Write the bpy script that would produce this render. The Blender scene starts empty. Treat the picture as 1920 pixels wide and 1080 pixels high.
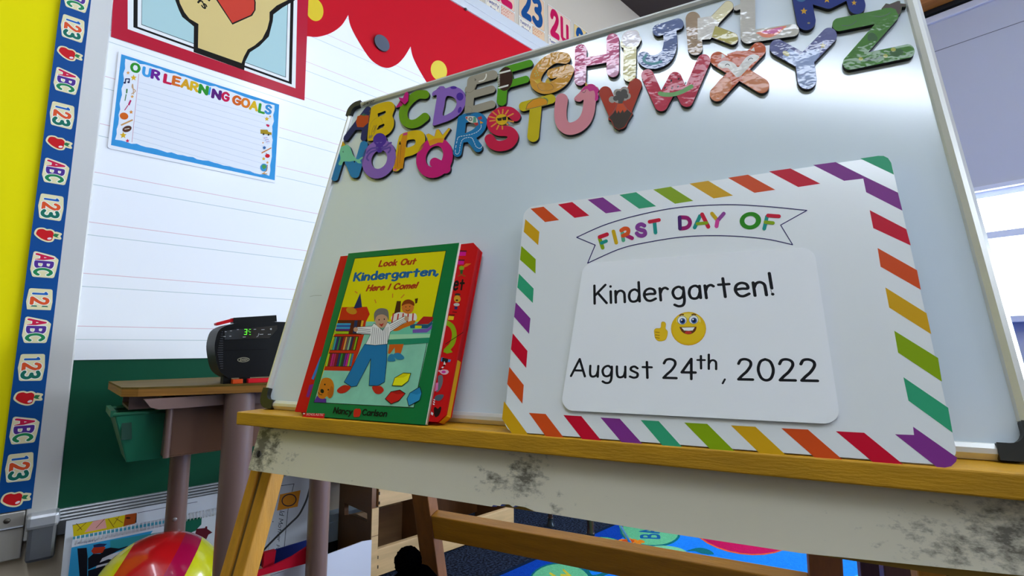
import bpy, bmesh, math, random
import numpy as np
from mathutils import Vector, Matrix
from mathutils.geometry import tessellate_polygon
random.seed(7)
scn = bpy.context.scene
COL = scn.collection

# ------------------------------------------------------------------ camera
F = 890.303; PITCH = math.radians(7.36033); ROLL = math.radians(-0.37657); CH = 0.68   # camera 0.68 m above the floor
cp, sp, cr, sr = math.cos(PITCH), math.sin(PITCH), math.cos(ROLL), math.sin(ROLL)
fw = Vector((0, cp, sp)); u0 = Vector((0, -sp, cp)); r0 = Vector((1, 0, 0))
cR = r0*cr + u0*sr; cU = u0*cr - r0*sr
CAM = Vector((0, 0, CH))
cam = bpy.data.cameras.new('camera'); co = bpy.data.objects.new('camera', cam); COL.objects.link(co)
cam.sensor_width = 36; cam.lens = F/1920*36; cam.clip_start = 0.02; cam.clip_end = 100
co.matrix_world = Matrix(((cR.x, cU.x, -fw.x, 0), (cR.y, cU.y, -fw.y, 0), (cR.z, cU.z, -fw.z, CH), (0, 0, 0, 1)))
scn.camera = co

# ------------------------------------------------------------------ view, world
scn.view_settings.view_transform = 'Standard'; scn.view_settings.look = 'None'
scn.view_settings.gamma = 1; scn.view_settings.use_curve_mapping = False
scn.view_settings.exposure = 0.88
SKY = 21.0; STRIP = 10.5
w = bpy.data.worlds.new('sky'); scn.world = w; w.use_nodes = True
bg = w.node_tree.nodes['Background']; bg.inputs[0].default_value = (0.80, 0.90, 1.0, 1); bg.inputs[1].default_value = SKY
scn.cycles.max_bounces = 8; scn.cycles.diffuse_bounces = 5; scn.cycles.transparent_max_bounces = 8
scn.cycles.sample_clamp_indirect = 6; scn.cycles.caustics_reflective = False; scn.cycles.caustics_refractive = False
scn.cycles.use_denoising = True

# ------------------------------------------------------------------ frames of the place
def ray(x, y): return cR*((x-960)/F) + cU*((540-y)/F) + fw
class PL:
    """a plane of the place: origin O, axes eu, ev, en (en faces the room)"""
    def __init__(s, O, eu, ev):
        s.O = O; s.eu = eu.normalized(); s.ev = ev.normalized(); s.en = s.eu.cross(s.ev).normalized()
    def px(s, x, y, w=0.0):
        d = ray(x, y); P = s.O + s.en*w; t = (P-CAM).dot(s.en)/d.dot(s.en)
        h = CAM + d*t - s.O
        return (h.dot(s.eu), h.dot(s.ev))
    def P(s, u, v, w): return s.O + s.eu*u + s.ev*v + s.en*w
    def loc(s, X): h = X - s.O; return (h.dot(s.eu), h.dot(s.ev), h.dot(s.en))
    def M(s, o=(0, 0, 0)):
        p = s.P(*o)
        return Matrix(((s.eu.x, s.ev.x, s.en.x, p.x), (s.eu.y, s.ev.y, s.en.y, p.y), (s.eu.z, s.ev.z, s.en.z, p.z), (0, 0, 0, 1)))
def atz(x, y, z):            # the point of the horizontal plane z (metres above floor) seen there
    d = ray(x, y); return CAM + d*((z-CH)/d.z)
BY, BT, WY = math.radians(-25.93871), math.radians(15.65373), math.radians(43.15048)
bh = Vector((math.cos(BY), math.sin(BY), 0)); bn = Vector((math.sin(BY), -math.cos(BY), 0))
Z = Vector((0, 0, 1)); bu = Z*math.cos(BT) - bn*math.sin(BT)
E0 = CAM + ray(505, 750)*0.752
BD = PL(E0, bh, bu)           # face of the easel's whiteboard
EH = PL(E0, bh, Z)            # upright frame of the easel: u along, v up, w towards the reader
wh = Vector((math.cos(WY), math.sin(WY), 0))
W0 = CAM + ray(131, 720)*1.22; W0.z = 0
WL = PL(W0, wh, Z)            # the wall: u along, v = height, w off the wall

# ------------------------------------------------------------------ materials
def lin(h):
    if isinstance(h, (tuple, list)): return tuple(h[:3]) + (1,)
    h = h.lstrip('#'); c = [int(h[i:i+2], 16)/255 for i in (0, 2, 4)]
    return tuple(x/12.92 if x <= .04045 else ((x+.055)/1.055)**2.4 for x in c) + (1,)
MC = {}
def mat(hexc, rough=0.6, metal=0.0, coat=0.0, bump=0.0, bscale=60, spec=0.5, name=None, var=0.0, vscale=8, stretch=(1, 1, 1), emit=0, coatr=0.08):
    key = (hexc, rough, metal, coat, bump, bscale, spec, name, var, vscale, stretch, emit, coatr)
    if key in MC: return MC[key]
    m = bpy.data.materials.new(name or 'paint'); m.use_nodes = True; nt = m.node_tree; b = nt.nodes['Principled BSDF']
    b.inputs['Base Color'].default_value = lin(hexc); b.inputs['Roughness'].default_value = rough
    b.inputs['Metallic'].default_value = metal; b.inputs['Coat Weight'].default_value = coat
    b.inputs['Coat Roughness'].default_value = coatr; b.inputs['Specular IOR Level'].default_value = spec
    if emit: b.inputs['Emission Color'].default_value = lin(hexc); b.inputs['Emission Strength'].default_value = emit
    if var or bump:
        tc = nt.nodes.new('ShaderNodeTexCoord'); mp = nt.nodes.new('ShaderNodeMapping'); mp.inputs['Scale'].default_value = stretch
        nt.links.new(tc.outputs['Object'], mp.inputs['Vector'])
    if var:
        n = nt.nodes.new('ShaderNodeTexNoise'); n.inputs['Scale'].default_value = vscale; n.inputs['Detail'].default_value = 6
        nt.links.new(mp.outputs[0], n.inputs['Vector'])
        r = nt.nodes.new('ShaderNodeMapRange'); r.inputs['From Min'].default_value = .3; r.inputs['From Max'].default_value = .7
        r.inputs['To Min'].default_value = 1-var; r.inputs['To Max'].default_value = 1+var*.5
        nt.links.new(n.outputs['Fac'], r.inputs['Value'])
        mx = nt.nodes.new('ShaderNodeVectorMath'); mx.operation = 'SCALE'; mx.inputs[0].default_value = lin(hexc)[:3]
        nt.links.new(r.outputs[0], mx.inputs['Scale']); nt.links.new(mx.outputs[0], b.inputs['Base Color'])
    if bump:
        n2 = nt.nodes.new('ShaderNodeTexNoise'); n2.inputs['Scale'].default_value = bscale; n2.inputs['Detail'].default_value = 3
        nt.links.new(mp.outputs[0], n2.inputs['Vector'])
        bp = nt.nodes.new('ShaderNodeBump'); bp.inputs['Strength'].default_value = bump; bp.inputs['Distance'].default_value = .01
        nt.links.new(n2.outputs['Fac'], bp.inputs['Height']); nt.links.new(bp.outputs[0], b.inputs['Normal'])
        if coat: nt.links.new(bp.outputs[0], b.inputs['Coat Normal'])
    MC[key] = m; return m

# ------------------------------------------------------------------ 2D shapes
def cat(pts, closed=False, n=6):
    """smooth curve through points"""
    P = [np.array(p, float) for p in pts]; m = len(P); out = []
    if m < 3: return [tuple(p) for p in P]
    rng = range(m if closed else m-1)
    for i in rng:
        if closed: a, b, c, d = P[(i-1) % m], P[i], P[(i+1) % m], P[(i+2) % m]
        else: a, b, c, d = P[max(i-1, 0)], P[i], P[i+1], P[min(i+2, m-1)]
        for k in range(n):
            t = k/n
            out.append(tuple(.5*((2*b)+(c-a)*t+(2*a-5*b+4*c-d)*t*t+(3*b-a-3*c+d)*t**3)))
    if not closed: out.append(tuple(P[-1]))
    return out
def ell(cx, cy, rx, ry, rot=0, n=28, a0=0, a1=360):
    r = math.radians(rot); o = []
    full = (a1-a0) >= 360
    for i in range(n if full else n+1):
        t = math.radians(a0+(a1-a0)*i/n); x, y = rx*math.cos(t), ry*math.sin(t)
        o.append((cx+x*math.cos(r)-y*math.sin(r), cy+x*math.sin(r)+y*math.cos(r)))
    return o
def star(cx, cy, r, rot=-90, k=.45, n=5):
    return [(cx+(r if i % 2 == 0 else r*k)*math.cos(math.radians(rot+i*180/n)), cy+(r if i % 2 == 0 else r*k)*math.sin(math.radians(rot+i*180/n))) for i in range(2*n)]
def T(ox, oy, s, pts): return [(ox+x/s, oy+y/s) for x, y in pts]
def seg_d(X, Y, a, b):
    ax, ay = a; dx, dy = b[0]-ax, b[1]-ay; L = dx*dx+dy*dy
    t = np.clip(((X-ax)*dx+(Y-ay)*dy)/L, 0, 1) if L > 0 else 0
    return np.hypot(X-ax-t*dx, Y-ay-t*dy)
def poly_sdf(X, Y, pts):
    d = np.full(X.shape, 1e9); ins = np.zeros(X.shape, bool); n = len(pts)
    for i in range(n):
        a, b = pts[i], pts[(i+1) % n]; d = np.minimum(d, seg_d(X, Y, a, b))
        if a[1] != b[1]:
            c = ((a[1] > Y) != (b[1] > Y)) & (X < (b[0]-a[0])*(Y-a[1])/(b[1]-a[1])+a[0]); ins ^= c
    return np.where(ins, -d, d)
def field(X, Y, shp):
    D = np.full(X.shape, 1e9)
    for s in shp:
        k = s[0]
        if k == 's':
            for a, b in zip(s[1][:-1], s[1][1:]): D = np.minimum(D, seg_d(X, Y, a, b)-s[2])
            if len(s[1]) == 1: D = np.minimum(D, np.hypot(X-s[1][0][0], Y-s[1][0][1])-s[2])
        elif k == 'p': D = np.minimum(D, poly_sdf(X, Y, s[1]) - (s[2] if len(s) > 2 else 0))
        elif k == '-p': D = np.maximum(D, -poly_sdf(X, Y, s[1]))
        elif k == '&p': D = np.maximum(D, poly_sdf(X, Y, s[1]))
        elif k == 'blk': D = np.minimum(D, field(X, Y, s[1]))
    return D
def bounds(shp):
    xs, ys = [], []
    for s in shp:
        if s[0] in ('-p', '&p'): continue
        if s[0] == 'blk':
            a, b, c, d = bounds(s[1]); xs += [a, c]; ys += [b, d]; continue
        r = s[2] if len(s) > 2 else 0
        for p in s[1]: xs += [p[0]-r, p[0]+r]; ys += [p[1]-r, p[1]+r]
    return min(xs), min(ys), max(xs), max(ys)
def outline(shp, h):
    """closed outlines of a union of strokes and polygons"""
    x0, y0, x1, y1 = bounds(shp); x0 -= 2.3*h; y0 -= 2.3*h
    nx, ny = int((x1-x0)/h)+4, int((y1-y0)/h)+4
    X, Y = np.meshgrid(x0+np.arange(nx)*h, y0+np.arange(ny)*h); Fd = field(X, Y, shp)
    Fd[np.abs(Fd) < 1e-9] = 1e-9
    S = Fd < 0; code = S[:-1, :-1]*1+S[:-1, 1:]*2+S[1:, 1:]*4+S[1:, :-1]*8
    nxt = {}; pos = {}
    def ed(j, i, e):
        if e == 0: a, b = (j, i), (j, i+1)
        elif e == 1: a, b = (j, i+1), (j+1, i+1)
        elif e == 2: a, b = (j+1, i), (j+1, i+1)
        else: a, b = (j, i), (j+1, i)
        k = (a, b)
        if k not in pos:
            fa, fb = Fd[a], Fd[b]; t = fa/(fa-fb)
            pos[k] = (x0+h*(a[1]+(b[1]-a[1])*t), y0+h*(a[0]+(b[0]-a[0])*t))
        return k
    TB = {1: [(3, 0)], 2: [(0, 1)], 3: [(3, 1)], 4: [(1, 2)], 5: [(3, 2), (1, 0)], 6: [(0, 2)], 7: [(3, 2)], 8: [(2, 3)], 9: [(2, 0)], 10: [(0, 3), (2, 1)],
          11: [(2, 1)], 12: [(1, 3)], 13: [(1, 0)], 14: [(0, 3)]}
    for j, i in zip(*np.nonzero((code > 0) & (code < 15))):
        for a, b in TB[int(code[j, i])]: nxt[ed(j, i, a)] = ed(j, i, b)
    loops = []
    while nxt:
        s0 = next(iter(nxt)); cur = s0; L = []
        while cur in nxt: L.append(pos[cur]); cur = nxt.pop(cur)
        L = thin(L, h*.06)
        if len(L) >= 3: loops.append(L)
    return loops
def thin(L, tol):
    n = len(L)
    if n < 8: return L
    def dp(a, b):
        if b-a < 2: return []
        p, q = L[a], L[b % n]; dx, dy = q[0]-p[0], q[1]-p[1]; l = math.hypot(dx, dy) or 1e-12
        m, k = 0, -1
        for i in range(a+1, b):
            d = abs((L[i][0]-p[0])*dy-(L[i][1]-p[1])*dx)/l
            if d > m: m, k = d, i
        return dp(a, k)+[k]+dp(k, b) if m > tol else []
    h = n//2; idx = [0]+dp(0, h)+[h]+dp(h, n)
    return [L[i] for i in idx]
def area(L): return .5*sum(L[i-1][0]*L[i][1]-L[i][0]*L[i-1][1] for i in range(len(L)))

# ------------------------------------------------------------------ mesh builder
class MB:
    def __init__(s): s.v = []; s.f = []; s.m = []; s.mats = []; s.sm = []
    def mi(s, m):
        if m not in s.mats: s.mats.append(m)
        return s.mats.index(m)
    def add(s, vs, fs, m, smooth=False):
        o = len(s.v); s.v += [tuple(v) for v in vs]; k = s.mi(m)
        for f in fs: s.f.append(tuple(o+i for i in f)); s.m.append(k); s.sm.append(smooth)
        return s
    def loops(s, loops, w0, w1=None, top=None, side=None, back=True):
        """flat area bounded by outlines (holes allowed); with w1 an extruded plate between w0 and w1"""
        side = side or top; wt = w0 if w1 is None else w1
        flat = [p for L in loops for p in L]
        tris = tessellate_polygon([[Vector((x, y, 0)) for x, y in L] for L in loops])
        fs = []
        for t in tris:
            a, b, c = (flat[i] for i in t)
            fs.append(t if (b[0]-a[0])*(c[1]-a[1])-(b[1]-a[1])*(c[0]-a[0]) > 0 else t[::-1])
        s.add([(x, y, wt) for x, y in flat], fs, top)
        if w1 is not None:
            if back: s.add([(x, y, w0) for x, y in flat], [f[::-1] for f in fs], side)
            for L in loops:
                n = len(L); vs = [(x, y, w0) for x, y in L]+[(x, y, w1) for x, y in L]
                s.add(vs, [(i, (i+1) % n, n+(i+1) % n, n+i) for i in range(n)], side, True)
        return s
    def poly(s, pts, w0, m, w1=None, side=None): return s.loops([list(pts)], w0, w1, m, side)
    def box(s, a, b, m):
        (x0, y0, z0), (x1, y1, z1) = [min(a[i], b[i]) for i in range(3)], [max(a[i], b[i]) for i in range(3)]
        vs = [(x, y, z) for z in (z0, z1) for y in (y0, y1) for x in (x0, x1)]
        return s.add(vs, [(0, 2, 3, 1), (4, 5, 7, 6), (0, 1, 5, 4), (2, 6, 7, 3), (0, 4, 6, 2), (1, 3, 7, 5)], m)
    def hull8(s, q0, q1, m):
        """solid between two quads given in the same order"""
        return s.add(list(q0)+list(q1), [(3, 2, 1, 0), (4, 5, 6, 7), (0, 1, 5, 4), (1, 2, 6, 5), (2, 3, 7, 6), (3, 0, 4, 7)], m)
    def tube(s, pts, r, m, n=14, caps=True):
        P = [Vector(p) for p in pts]; rr = r if isinstance(r, (list, tuple)) else [r]*len(P); rings = []; up = None
        for i, p in enumerate(P):
            d = (P[min(i+1, len(P)-1)]-P[max(i-1, 0)]).normalized()
            if up is None: up = d.orthogonal().normalized()
            up = (up-d*up.dot(d)).normalized(); sd = d.cross(up)
            rings.append([p+(up*math.cos(2*math.pi*k/n)+sd*math.sin(2*math.pi*k/n))*rr[i] for k in range(n)])
        vs = [v for R_ in rings for v in R_]; fs = []
        for i in range(len(P)-1):
            for k in range(n): fs.append((i*n+k, i*n+(k+1) % n, (i+1)*n+(k+1) % n, (i+1)*n+k))
        s.add(vs, fs, m, True)
        if caps: s.add(vs[:n], [tuple(range(n))[::-1]], m); s.add(vs[-n:], [tuple(range(n))], m)
        return s
    def sph(s, c, r, m, nu=24, nv=14, rz=None, jit=0):
        rx, ry, rz = (r, r, r) if not isinstance(r, tuple) else r; vs = []; fs = []
        for j in range(nv+1):
            t = math.pi*j/nv
            for i in range(nu):
                a = 2*math.pi*i/nu; k = 1+random.uniform(-jit, jit)
                vs.append((c[0]+rx*k*math.sin(t)*math.cos(a), c[1]+ry*k*math.cos(t), c[2]+rz*k*math.sin(t)*math.sin(a)))
        for j in range(nv):
            for i in range(nu): fs.append((j*nu+i, j*nu+(i+1) % nu, (j+1)*nu+(i+1) % nu, (j+1)*nu+i))
        return s.add(vs, fs, m, True)
    def build(s, name, M=None, parent=None, org=(0, 0, 0), bevel=0, seg=2, weld=False):
        me = bpy.data.meshes.new(name)
        me.from_pydata([(x-org[0], y-org[1], z-org[2]) for x, y, z in s.v], [], s.f)
        for m in s.mats: me.materials.append(m)
        me.polygons.foreach_set('material_index', s.m); me.polygons.foreach_set('use_smooth', s.sm); me.update()
        if weld:
            bm = bmesh.new(); bm.from_mesh(me); bmesh.ops.remove_doubles(bm, verts=bm.verts, dist=1e-5); bm.to_mesh(me); bm.free()
        o = bpy.data.objects.new(name, me); COL.objects.link(o)
        if parent is not None: o.parent = parent
        elif M is not None: o.matrix_world = M
        if bevel:
            b = o.modifiers.new('bevel', 'BEVEL'); b.width = bevel; b.segments = seg; b.limit_method = 'ANGLE'; b.angle_limit = math.radians(40)
        return o
def tag(o, label=None, cat=None, group=None, kind=None):
    for k, v in (('label', label), ('category', cat), ('group', group), ('kind', kind)):
        if v: o[k] = v
    return o
def empty(name, pl, org, label, cat, group=None):
    o = bpy.data.objects.new(name, None); COL.objects.link(o); o.empty_display_size = .05
    o.matrix_world = pl.M(org); return tag(o, label, cat, group)

class ART:
    """flat printed shapes traced on a plane; each new shape lies a hair above the last"""
    def __init__(s, pl, w, step=.000010, mb=None, org=(0, 0, 0)): s.pl = pl; s.w = w; s.step = step; s.mb = mb or MB()
    def up(s): s.w += s.step; return s.w
    def uv(s, pts): return [s.pl.px(x, y, s.w) for x, y in pts]
    def poly(s, pts, m): s.up(); L = s.uv(pts); s.mb.loops([L], s.w, None, m); return s
    def blob(s, pts, m, n=6): return s.poly(cat(pts, True, n), m)
    def shape(s, shp, m, h=.5):
        s.up(); L = [s.uv(l) for l in outline(shp, h)]
        if L: s.mb.loops(L, s.w, None, m)
        return s
    def line(s, pts, r, m, h=None, smooth=False):
        return s.shape([('s', cat(pts) if smooth else pts, r)], m, h or max(.25, r*.5))
    def ol(s, pts, r, m, closed=True):      # thin ribbon drawn along a path
        s.up(); P = [s.pl.px(x, y, s.w) for x, y in pts]
        if closed: P = P+[P[0]]
        for a, b in zip(P[:-1], P[1:]):
            dx, dy = b[0]-a[0], b[1]-a[1]; l = math.hypot(dx, dy)
            if l < 1e-7: continue
            nx, ny = -dy/l*r, dx/l*r; ex, ey = dx/l*r*.6, dy/l*r*.6
            s.mb.add([(a[0]-nx-ex, a[1]-ny-ey, s.w), (b[0]-nx+ex, b[1]-ny+ey, s.w), (b[0]+nx+ex, b[1]+ny+ey, s.w), (a[0]+nx-ex, a[1]+ny-ey, s.w)], [(0, 1, 2, 3)], m)
        return s

# ------------------------------------------------------------------ stroke lettering
G = {}
def g(c, w, *st): G[c] = (w, st)
g('A', .74, '0,0 .37,1 .74,0', '.14,.33 .6,.33')
g('B', .58, '0,0 0,1', '~0,1 .28,1 .48,.93 .52,.77 .44,.6 .25,.54 0,.54', '~0,.54 .3,.54 .54,.45 .58,.27 .48,.06 .25,0 0,0')
g('C', .64, '~.62,.84 .42,1 .2,.95 .03,.72 0,.45 .1,.16 .32,0 .5,.03 .64,.18')
g('D', .64, '0,0 0,1', '~0,1 .25,1 .5,.86 .64,.52 .52,.18 .25,0 0,0')
g('E', .5, '.5,1 0,1 0,0 .52,0', '0,.52 .44,.52')
g('F', .5, '.5,1 0,1 0,0', '0,.52 .42,.52')
g('G', .7, '~.64,.84 .42,1 .2,.95 .03,.72 0,.45 .1,.14 .35,0 .58,.08 .68,.28 .68,.46', '.68,.46 .4,.46')
g('H', .62, '0,0 0,1', '.62,0 .62,1', '0,.52 .62,.52')
g('I', .02, '0,0 0,1')
g('J', .46, '~.44,1 .46,.35 .4,.08 .22,0 .06,.06 0,.22')
g('Z', .62, '0,1 .62,1 0,0 .62,0')
g('K', .58, '0,0 0,1', '.54,1 0,.42', '.16,.58 .58,0')
g('L', .48, '0,1 0,0 .48,0')
g('M', .8, '0,0 .06,1 .4,.3 .74,1 .8,0')
g('N', .62, '0,0 0,1 .62,0 .62,1')
g('O', .8, '~.4,1 .14,.9 0,.5 .14,.1 .4,0 .66,.1 .8,.5 .66,.9 .4,1')
g('P', .55, '0,0 0,1', '~0,1 .3,1 .52,.9 .55,.72 .46,.52 .25,.46 0,.46')
g('Q', .8, '~.4,1 .14,.9 0,.5 .14,.1 .4,0 .66,.1 .8,.5 .66,.9 .4,1', '.5,.25 .82,-.06')
g('R', .6, '0,0 0,1', '~0,1 .3,1 .52,.9 .55,.72 .46,.54 .25,.48 0,.48', '.25,.48 .6,0')
g('S', .56, '~.52,.86 .36,1 .14,.96 .04,.78 .12,.6 .36,.5 .54,.34 .5,.12 .3,0 .12,.03 0,.16')
g('T', .7, '0,1 .7,1', '.35,1 .35,0')
g('U', .62, '~0,1 0,.6 .02,.25 .15,.04 .31,0 .47,.04 .6,.25 .62,.6 .62,1')
g('V', .66, '0,1 .33,0 .66,1')
g('W', .96, '0,1 .24,0 .48,.8 .72,0 .96,1')
g('X', .62, '0,0 .62,1', '0,1 .62,0')
g('Y', .66, '0,1 .33,.48 .66,1', '.33,.48 .3,0')
g('0', .6, '~.3,1 .1,.88 0,.5 .1,.12 .3,0 .5,.12 .6,.5 .5,.88 .3,1')
g('1', .3, '0,.78 .2,1 .2,0')
g('2', .58, '~.02,.78 .12,.96 .32,1 .5,.9 .52,.7 .36,.42 .15,.2 0,.02', '0,.02 .58,.02')
g('3', .52, '~.02,.92 .22,1 .42,.94 .46,.76 .36,.6 .18,.55', '~.18,.55 .42,.48 .52,.28 .42,.06 .2,0 0,.1')
g('4', .6, '.42,0 .42,1 0,.32 .6,.32')
g('5', .52, '.46,1 .1,1 .06,.56', '~.06,.56 .28,.6 .48,.5 .5,.24 .36,.04 .14,0 0,.08')
g('a', .46, '~.44,.52 .28,.64 .08,.55 0,.3 .06,.06 .22,0 .36,.08 .44,.3', '.45,.62 .45,.02')
g('c', .42, '~.42,.54 .24,.64 .06,.52 0,.3 .1,.05 .26,0 .42,.08')
g('d', .48, '~.46,.5 .28,.64 .08,.55 0,.3 .06,.06 .22,0 .38,.08 .46,.3', '.47,1.02 .47,0')
g('e', .5, '~.03,.33 .26,.36 .48,.36 .45,.56 .26,.64 .07,.54 0,.3 .1,.06 .28,0 .5,.1')
g('f', .38, '~.38,.95 .26,1.02 .15,.9 .13,.6 .13,.3 .13,0', '0,.6 .34,.6')
g('g', .48, '~.45,.5 .28,.64 .08,.55 0,.34 .08,.1 .24,.04 .4,.14 .46,.35', '~.46,.6 .47,.3 .46,-.1 .38,-.3 .2,-.34 .04,-.26')
g('h', .42, '0,1.02 0,0', '~0,.35 .1,.56 .26,.62 .4,.5 .42,.25 .42,0')
g('i', .02, '0,.62 0,0', '0,.88 0,.9')
g('k', .42, '0,1.02 0,0', '.38,.62 0,.26', '.13,.36 .42,0')
g('l', .02, '0,1.02 0,0')
g('m', .68, '0,.62 0,0', '~0,.35 .08,.56 .2,.62 .32,.52 .34,.25 .34,0', '~.34,.35 .42,.56 .54,.62 .66,.52 .68,.25 .68,0')
g('n', .42, '0,.62 0,0', '~0,.35 .1,.56 .26,.62 .4,.5 .42,.25 .42,0')
g('o', .52, '~.26,.64 .08,.54 0,.32 .08,.08 .26,0 .44,.08 .52,.32 .44,.54 .26,.64')
g('p', .46, '0,.62 0,-.34', '~0,.4 .12,.6 .28,.64 .44,.5 .46,.28 .36,.06 .2,0 0,.1')
g('r', .34, '0,.62 .01,0', '~.01,.35 .1,.56 .24,.63 .34,.56')
g('s', .38, '~.36,.54 .22,.64 .06,.58 .04,.44 .2,.34 .36,.24 .34,.06 .18,0 0,.06')
g('t', .42, '.2,.92 .21,.01', '0,.62 .42,.62')
g('u', .42, '~0,.62 .01,.3 .06,.06 .2,0 .36,.1 .42,.35', '.42,.62 .43,0')
g('v', .44, '0,.62 .22,.02 .44,.62')
g('q', .48, '~.45,.5 .28,.64 .08,.55 0,.32 .06,.08 .22,.02 .4,.14', '.47,.62 .47,-.34')
g('w', .6, '0,.62 .15,.02 .3,.5 .45,.02 .6,.62')
g('y', .44, '0,.62 .22,.08', '.44,.62 .08,-.36')
g('!', .04, '.02,1.02 .02,.3', '.02,.02 .02,.03')
g(',', .1, '.08,.06 .0,-.16')
g(' ', .3)
g('b', .46, '0,1.02 0,0', '~0,.4 .12,.6 .28,.64 .44,.5 .46,.28 .36,.06 .2,0 0,.1')
GC = {}
def glyph(c, r, sx=1):
    k = (c, r, sx)
    if k not in GC:
        shp = []
        for st in G[c][1]:
            sm = st[0] == '~'; pts = [tuple(map(float, p.split(','))) for p in st.lstrip('~').split()]
            pts = [(x*sx, y) for x, y in pts]
            shp.append(('s', cat(pts) if sm else pts, r))
        GC[k] = outline(shp, max(.012, min(.03, r*.3))) if shp else []
    return GC[k]
def text_w(s, r, gap, sx): return sum(G[c][0]*sx for c in s)+gap*(len(s)-1)+2*r*0
def text(art, s, q, m, r=.07, gap=.26, sx=1.0, shear=0, wob=0, cols=None):
    """lettering inside the traced quad q = bottom-left, bottom-right, top-right, top-left (cap height)"""
    W = text_w(s, r, gap, sx); art.up(); Q = [Vector(art.pl.px(x, y, art.w)) for x, y in q]; x = 0
    for i, c in enumerate(s):
        ang = math.radians(random.uniform(-wob, wob)); cx = x+G[c][0]*sx/2
        mm = cols[i % len(cols)] if cols else m
        Ls = []
        for L in glyph(c, r, sx):
            o = []
            for (a, b) in L:
                xx, yy = a-G[c][0]*sx/2, b-.5
                xx, yy = xx*math.cos(ang)-yy*math.sin(ang), xx*math.sin(ang)+yy*math.cos(ang)
                xx = (cx+xx+shear*(yy+.5))/W; yy += .5
                p = (Q[0]*(1-xx)+Q[1]*xx)*(1-yy)+(Q[3]*(1-xx)+Q[2]*xx)*yy
                o.append((p.x, p.y))
            Ls.append(o)
        if Ls: art.mb.loops(Ls, art.w, None, mm)
        x += G[c][0]*sx+gap
    return art

# ================================================================== THE ROOM
U0, U1, WD, CH0 = -3.2, 4.2, 6.6, 3.43
mwall = mat('#cdbfa9', .85, bump=.02, bscale=120, name='beige wall paint')
mceil = mat('#e9e7e1', .9, name='ceiling white')
def struct(name, mb, pl=WL, org=(0, 0, 0), **k):
    o = mb.build(name, pl.M(org), None, org, **k); o['kind'] = 'structure'; return o
struct('wall_left', MB().box((U0, 0, -.12), (U1+.15, CH0, 0), mwall))
struct('wall_far', MB().box((U0-.12, 0, -.12), (U0, CH0, WD), mat('#9c948a', .85)))
struct('wall_back', MB().box((U0-.12, 0, WD), (U1+.15, CH0, WD+.12), mat('#9c948a', .85)))
struct('ceiling', MB().box((U0-.12, CH0, -.12), (U1+.15, CH0+.1, WD+.12), mceil))
# floor: dark flecked carpet
def carpet():
    m = bpy.data.materials.new('navy flecked carpet'); m.use_nodes = True; nt = m.node_tree; b = nt.nodes['Principled BSDF']
    tc = nt.nodes.new('ShaderNodeTexCoord'); n = nt.nodes.new('ShaderNodeTexNoise'); n.inputs['Scale'].default_value = 130; n.inputs['Detail'].default_value = 3
    nt.links.new(tc.outputs['Object'], n.inputs['Vector']); r = nt.nodes.new('ShaderNodeValToRGB')
    r.color_ramp.elements[0].position = .42; r.color_ramp.elements[0].color = lin('#0b0f1a')
    r.color_ramp.elements[1].position = .62; r.color_ramp.elements[1].color = lin('#2c3850')
    nt.links.new(n.outputs['Fac'], r.inputs[0]); nt.links.new(r.outputs[0], b.inputs['Base Color']); b.inputs['Roughness'].default_value = 1
    b.inputs['Specular IOR Level'].default_value = .1; return m
struct('floor', MB().box((U0-.12, -.1, -.12), (U1+.15, 0, WD+.12), carpet()))
# beams along the tops of the walls
mdark = mat('#2a1c17', .6, var=.2, vscale=6, stretch=(1, 8, 8), name='dark stained wood')
struct('trim_left', MB().box((U0, 3.09, 0), (U1-.35, CH0, .62), mdark))
morng = mat('#a8651f', .55, var=.2, vscale=5, stretch=(8, 8, 1), name='honey wood beam')
# window wall
wp = mat('#c9cbd6', .8, name='window wall paint'); wfr = mat('#e6e8f4', .45, name='white window frame')
wa, wb, s0, s1 = 1.05, 6.0, .86, 1.665
mb = MB(); mb.box((U1, 0, 0), (U1+.15, s0, WD), wp).box((U1, s1, 0), (U1+.15, CH0, WD), wp)
mb.box((U1, s0, 0), (U1+.15, s1, wa), wp).box((U1, s0, wb), (U1+.15, s1, WD), wp); struct('wall_right', mb)
struct('trim_right', MB().box((U1-.16, 2.985, .0), (U1, CH0, WD), morng).box((U1-.05, 2.955, 0), (U1, 2.985, WD), mat('#0c0a10', .7)))  # near-black strip stands in for the shadow in the gap under the beam
struct('trim_1', MB().box((U1-.035, 2.895, 0), (U1, 2.945, WD), wfr), bevel=.006)
mb = MB(); mb.box((U1-.012, s1+.02, .02), (U1, 2.90, WD), mat('#cccdd8', .75, name='grey roller shade')); mb.box((U1-.0135, 2.69, .02), (U1-.012, 2.694, WD), mat('#6d6f7a'))
mb.box((U1-.03, s1, .02), (U1, s1+.028, WD), wfr); struct('trim_2', mb)
glass = bpy.data.materials.new('window glass'); glass.use_nodes = True; nt = glass.node_tree; nt.nodes.clear()
o_ = nt.nodes.new('ShaderNodeOutputMaterial'); mx = nt.nodes.new('ShaderNodeMixShader'); tr = nt.nodes.new('ShaderNodeBsdfTransparent'); gl = nt.nodes.new('ShaderNodeBsdfGlossy')
gl.inputs['Roughness'].default_value = .03; mx.inputs[0].default_value = .06; tr.inputs[0].default_value = (.96, .98, 1, 1)
nt.links.new(tr.outputs[0], mx.inputs[1]); nt.links.new(gl.outputs[0], mx.inputs[2]); nt.links.new(mx.outputs[0], o_.inputs[0])
nW = 4; step = (wb-wa)/nW
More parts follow.
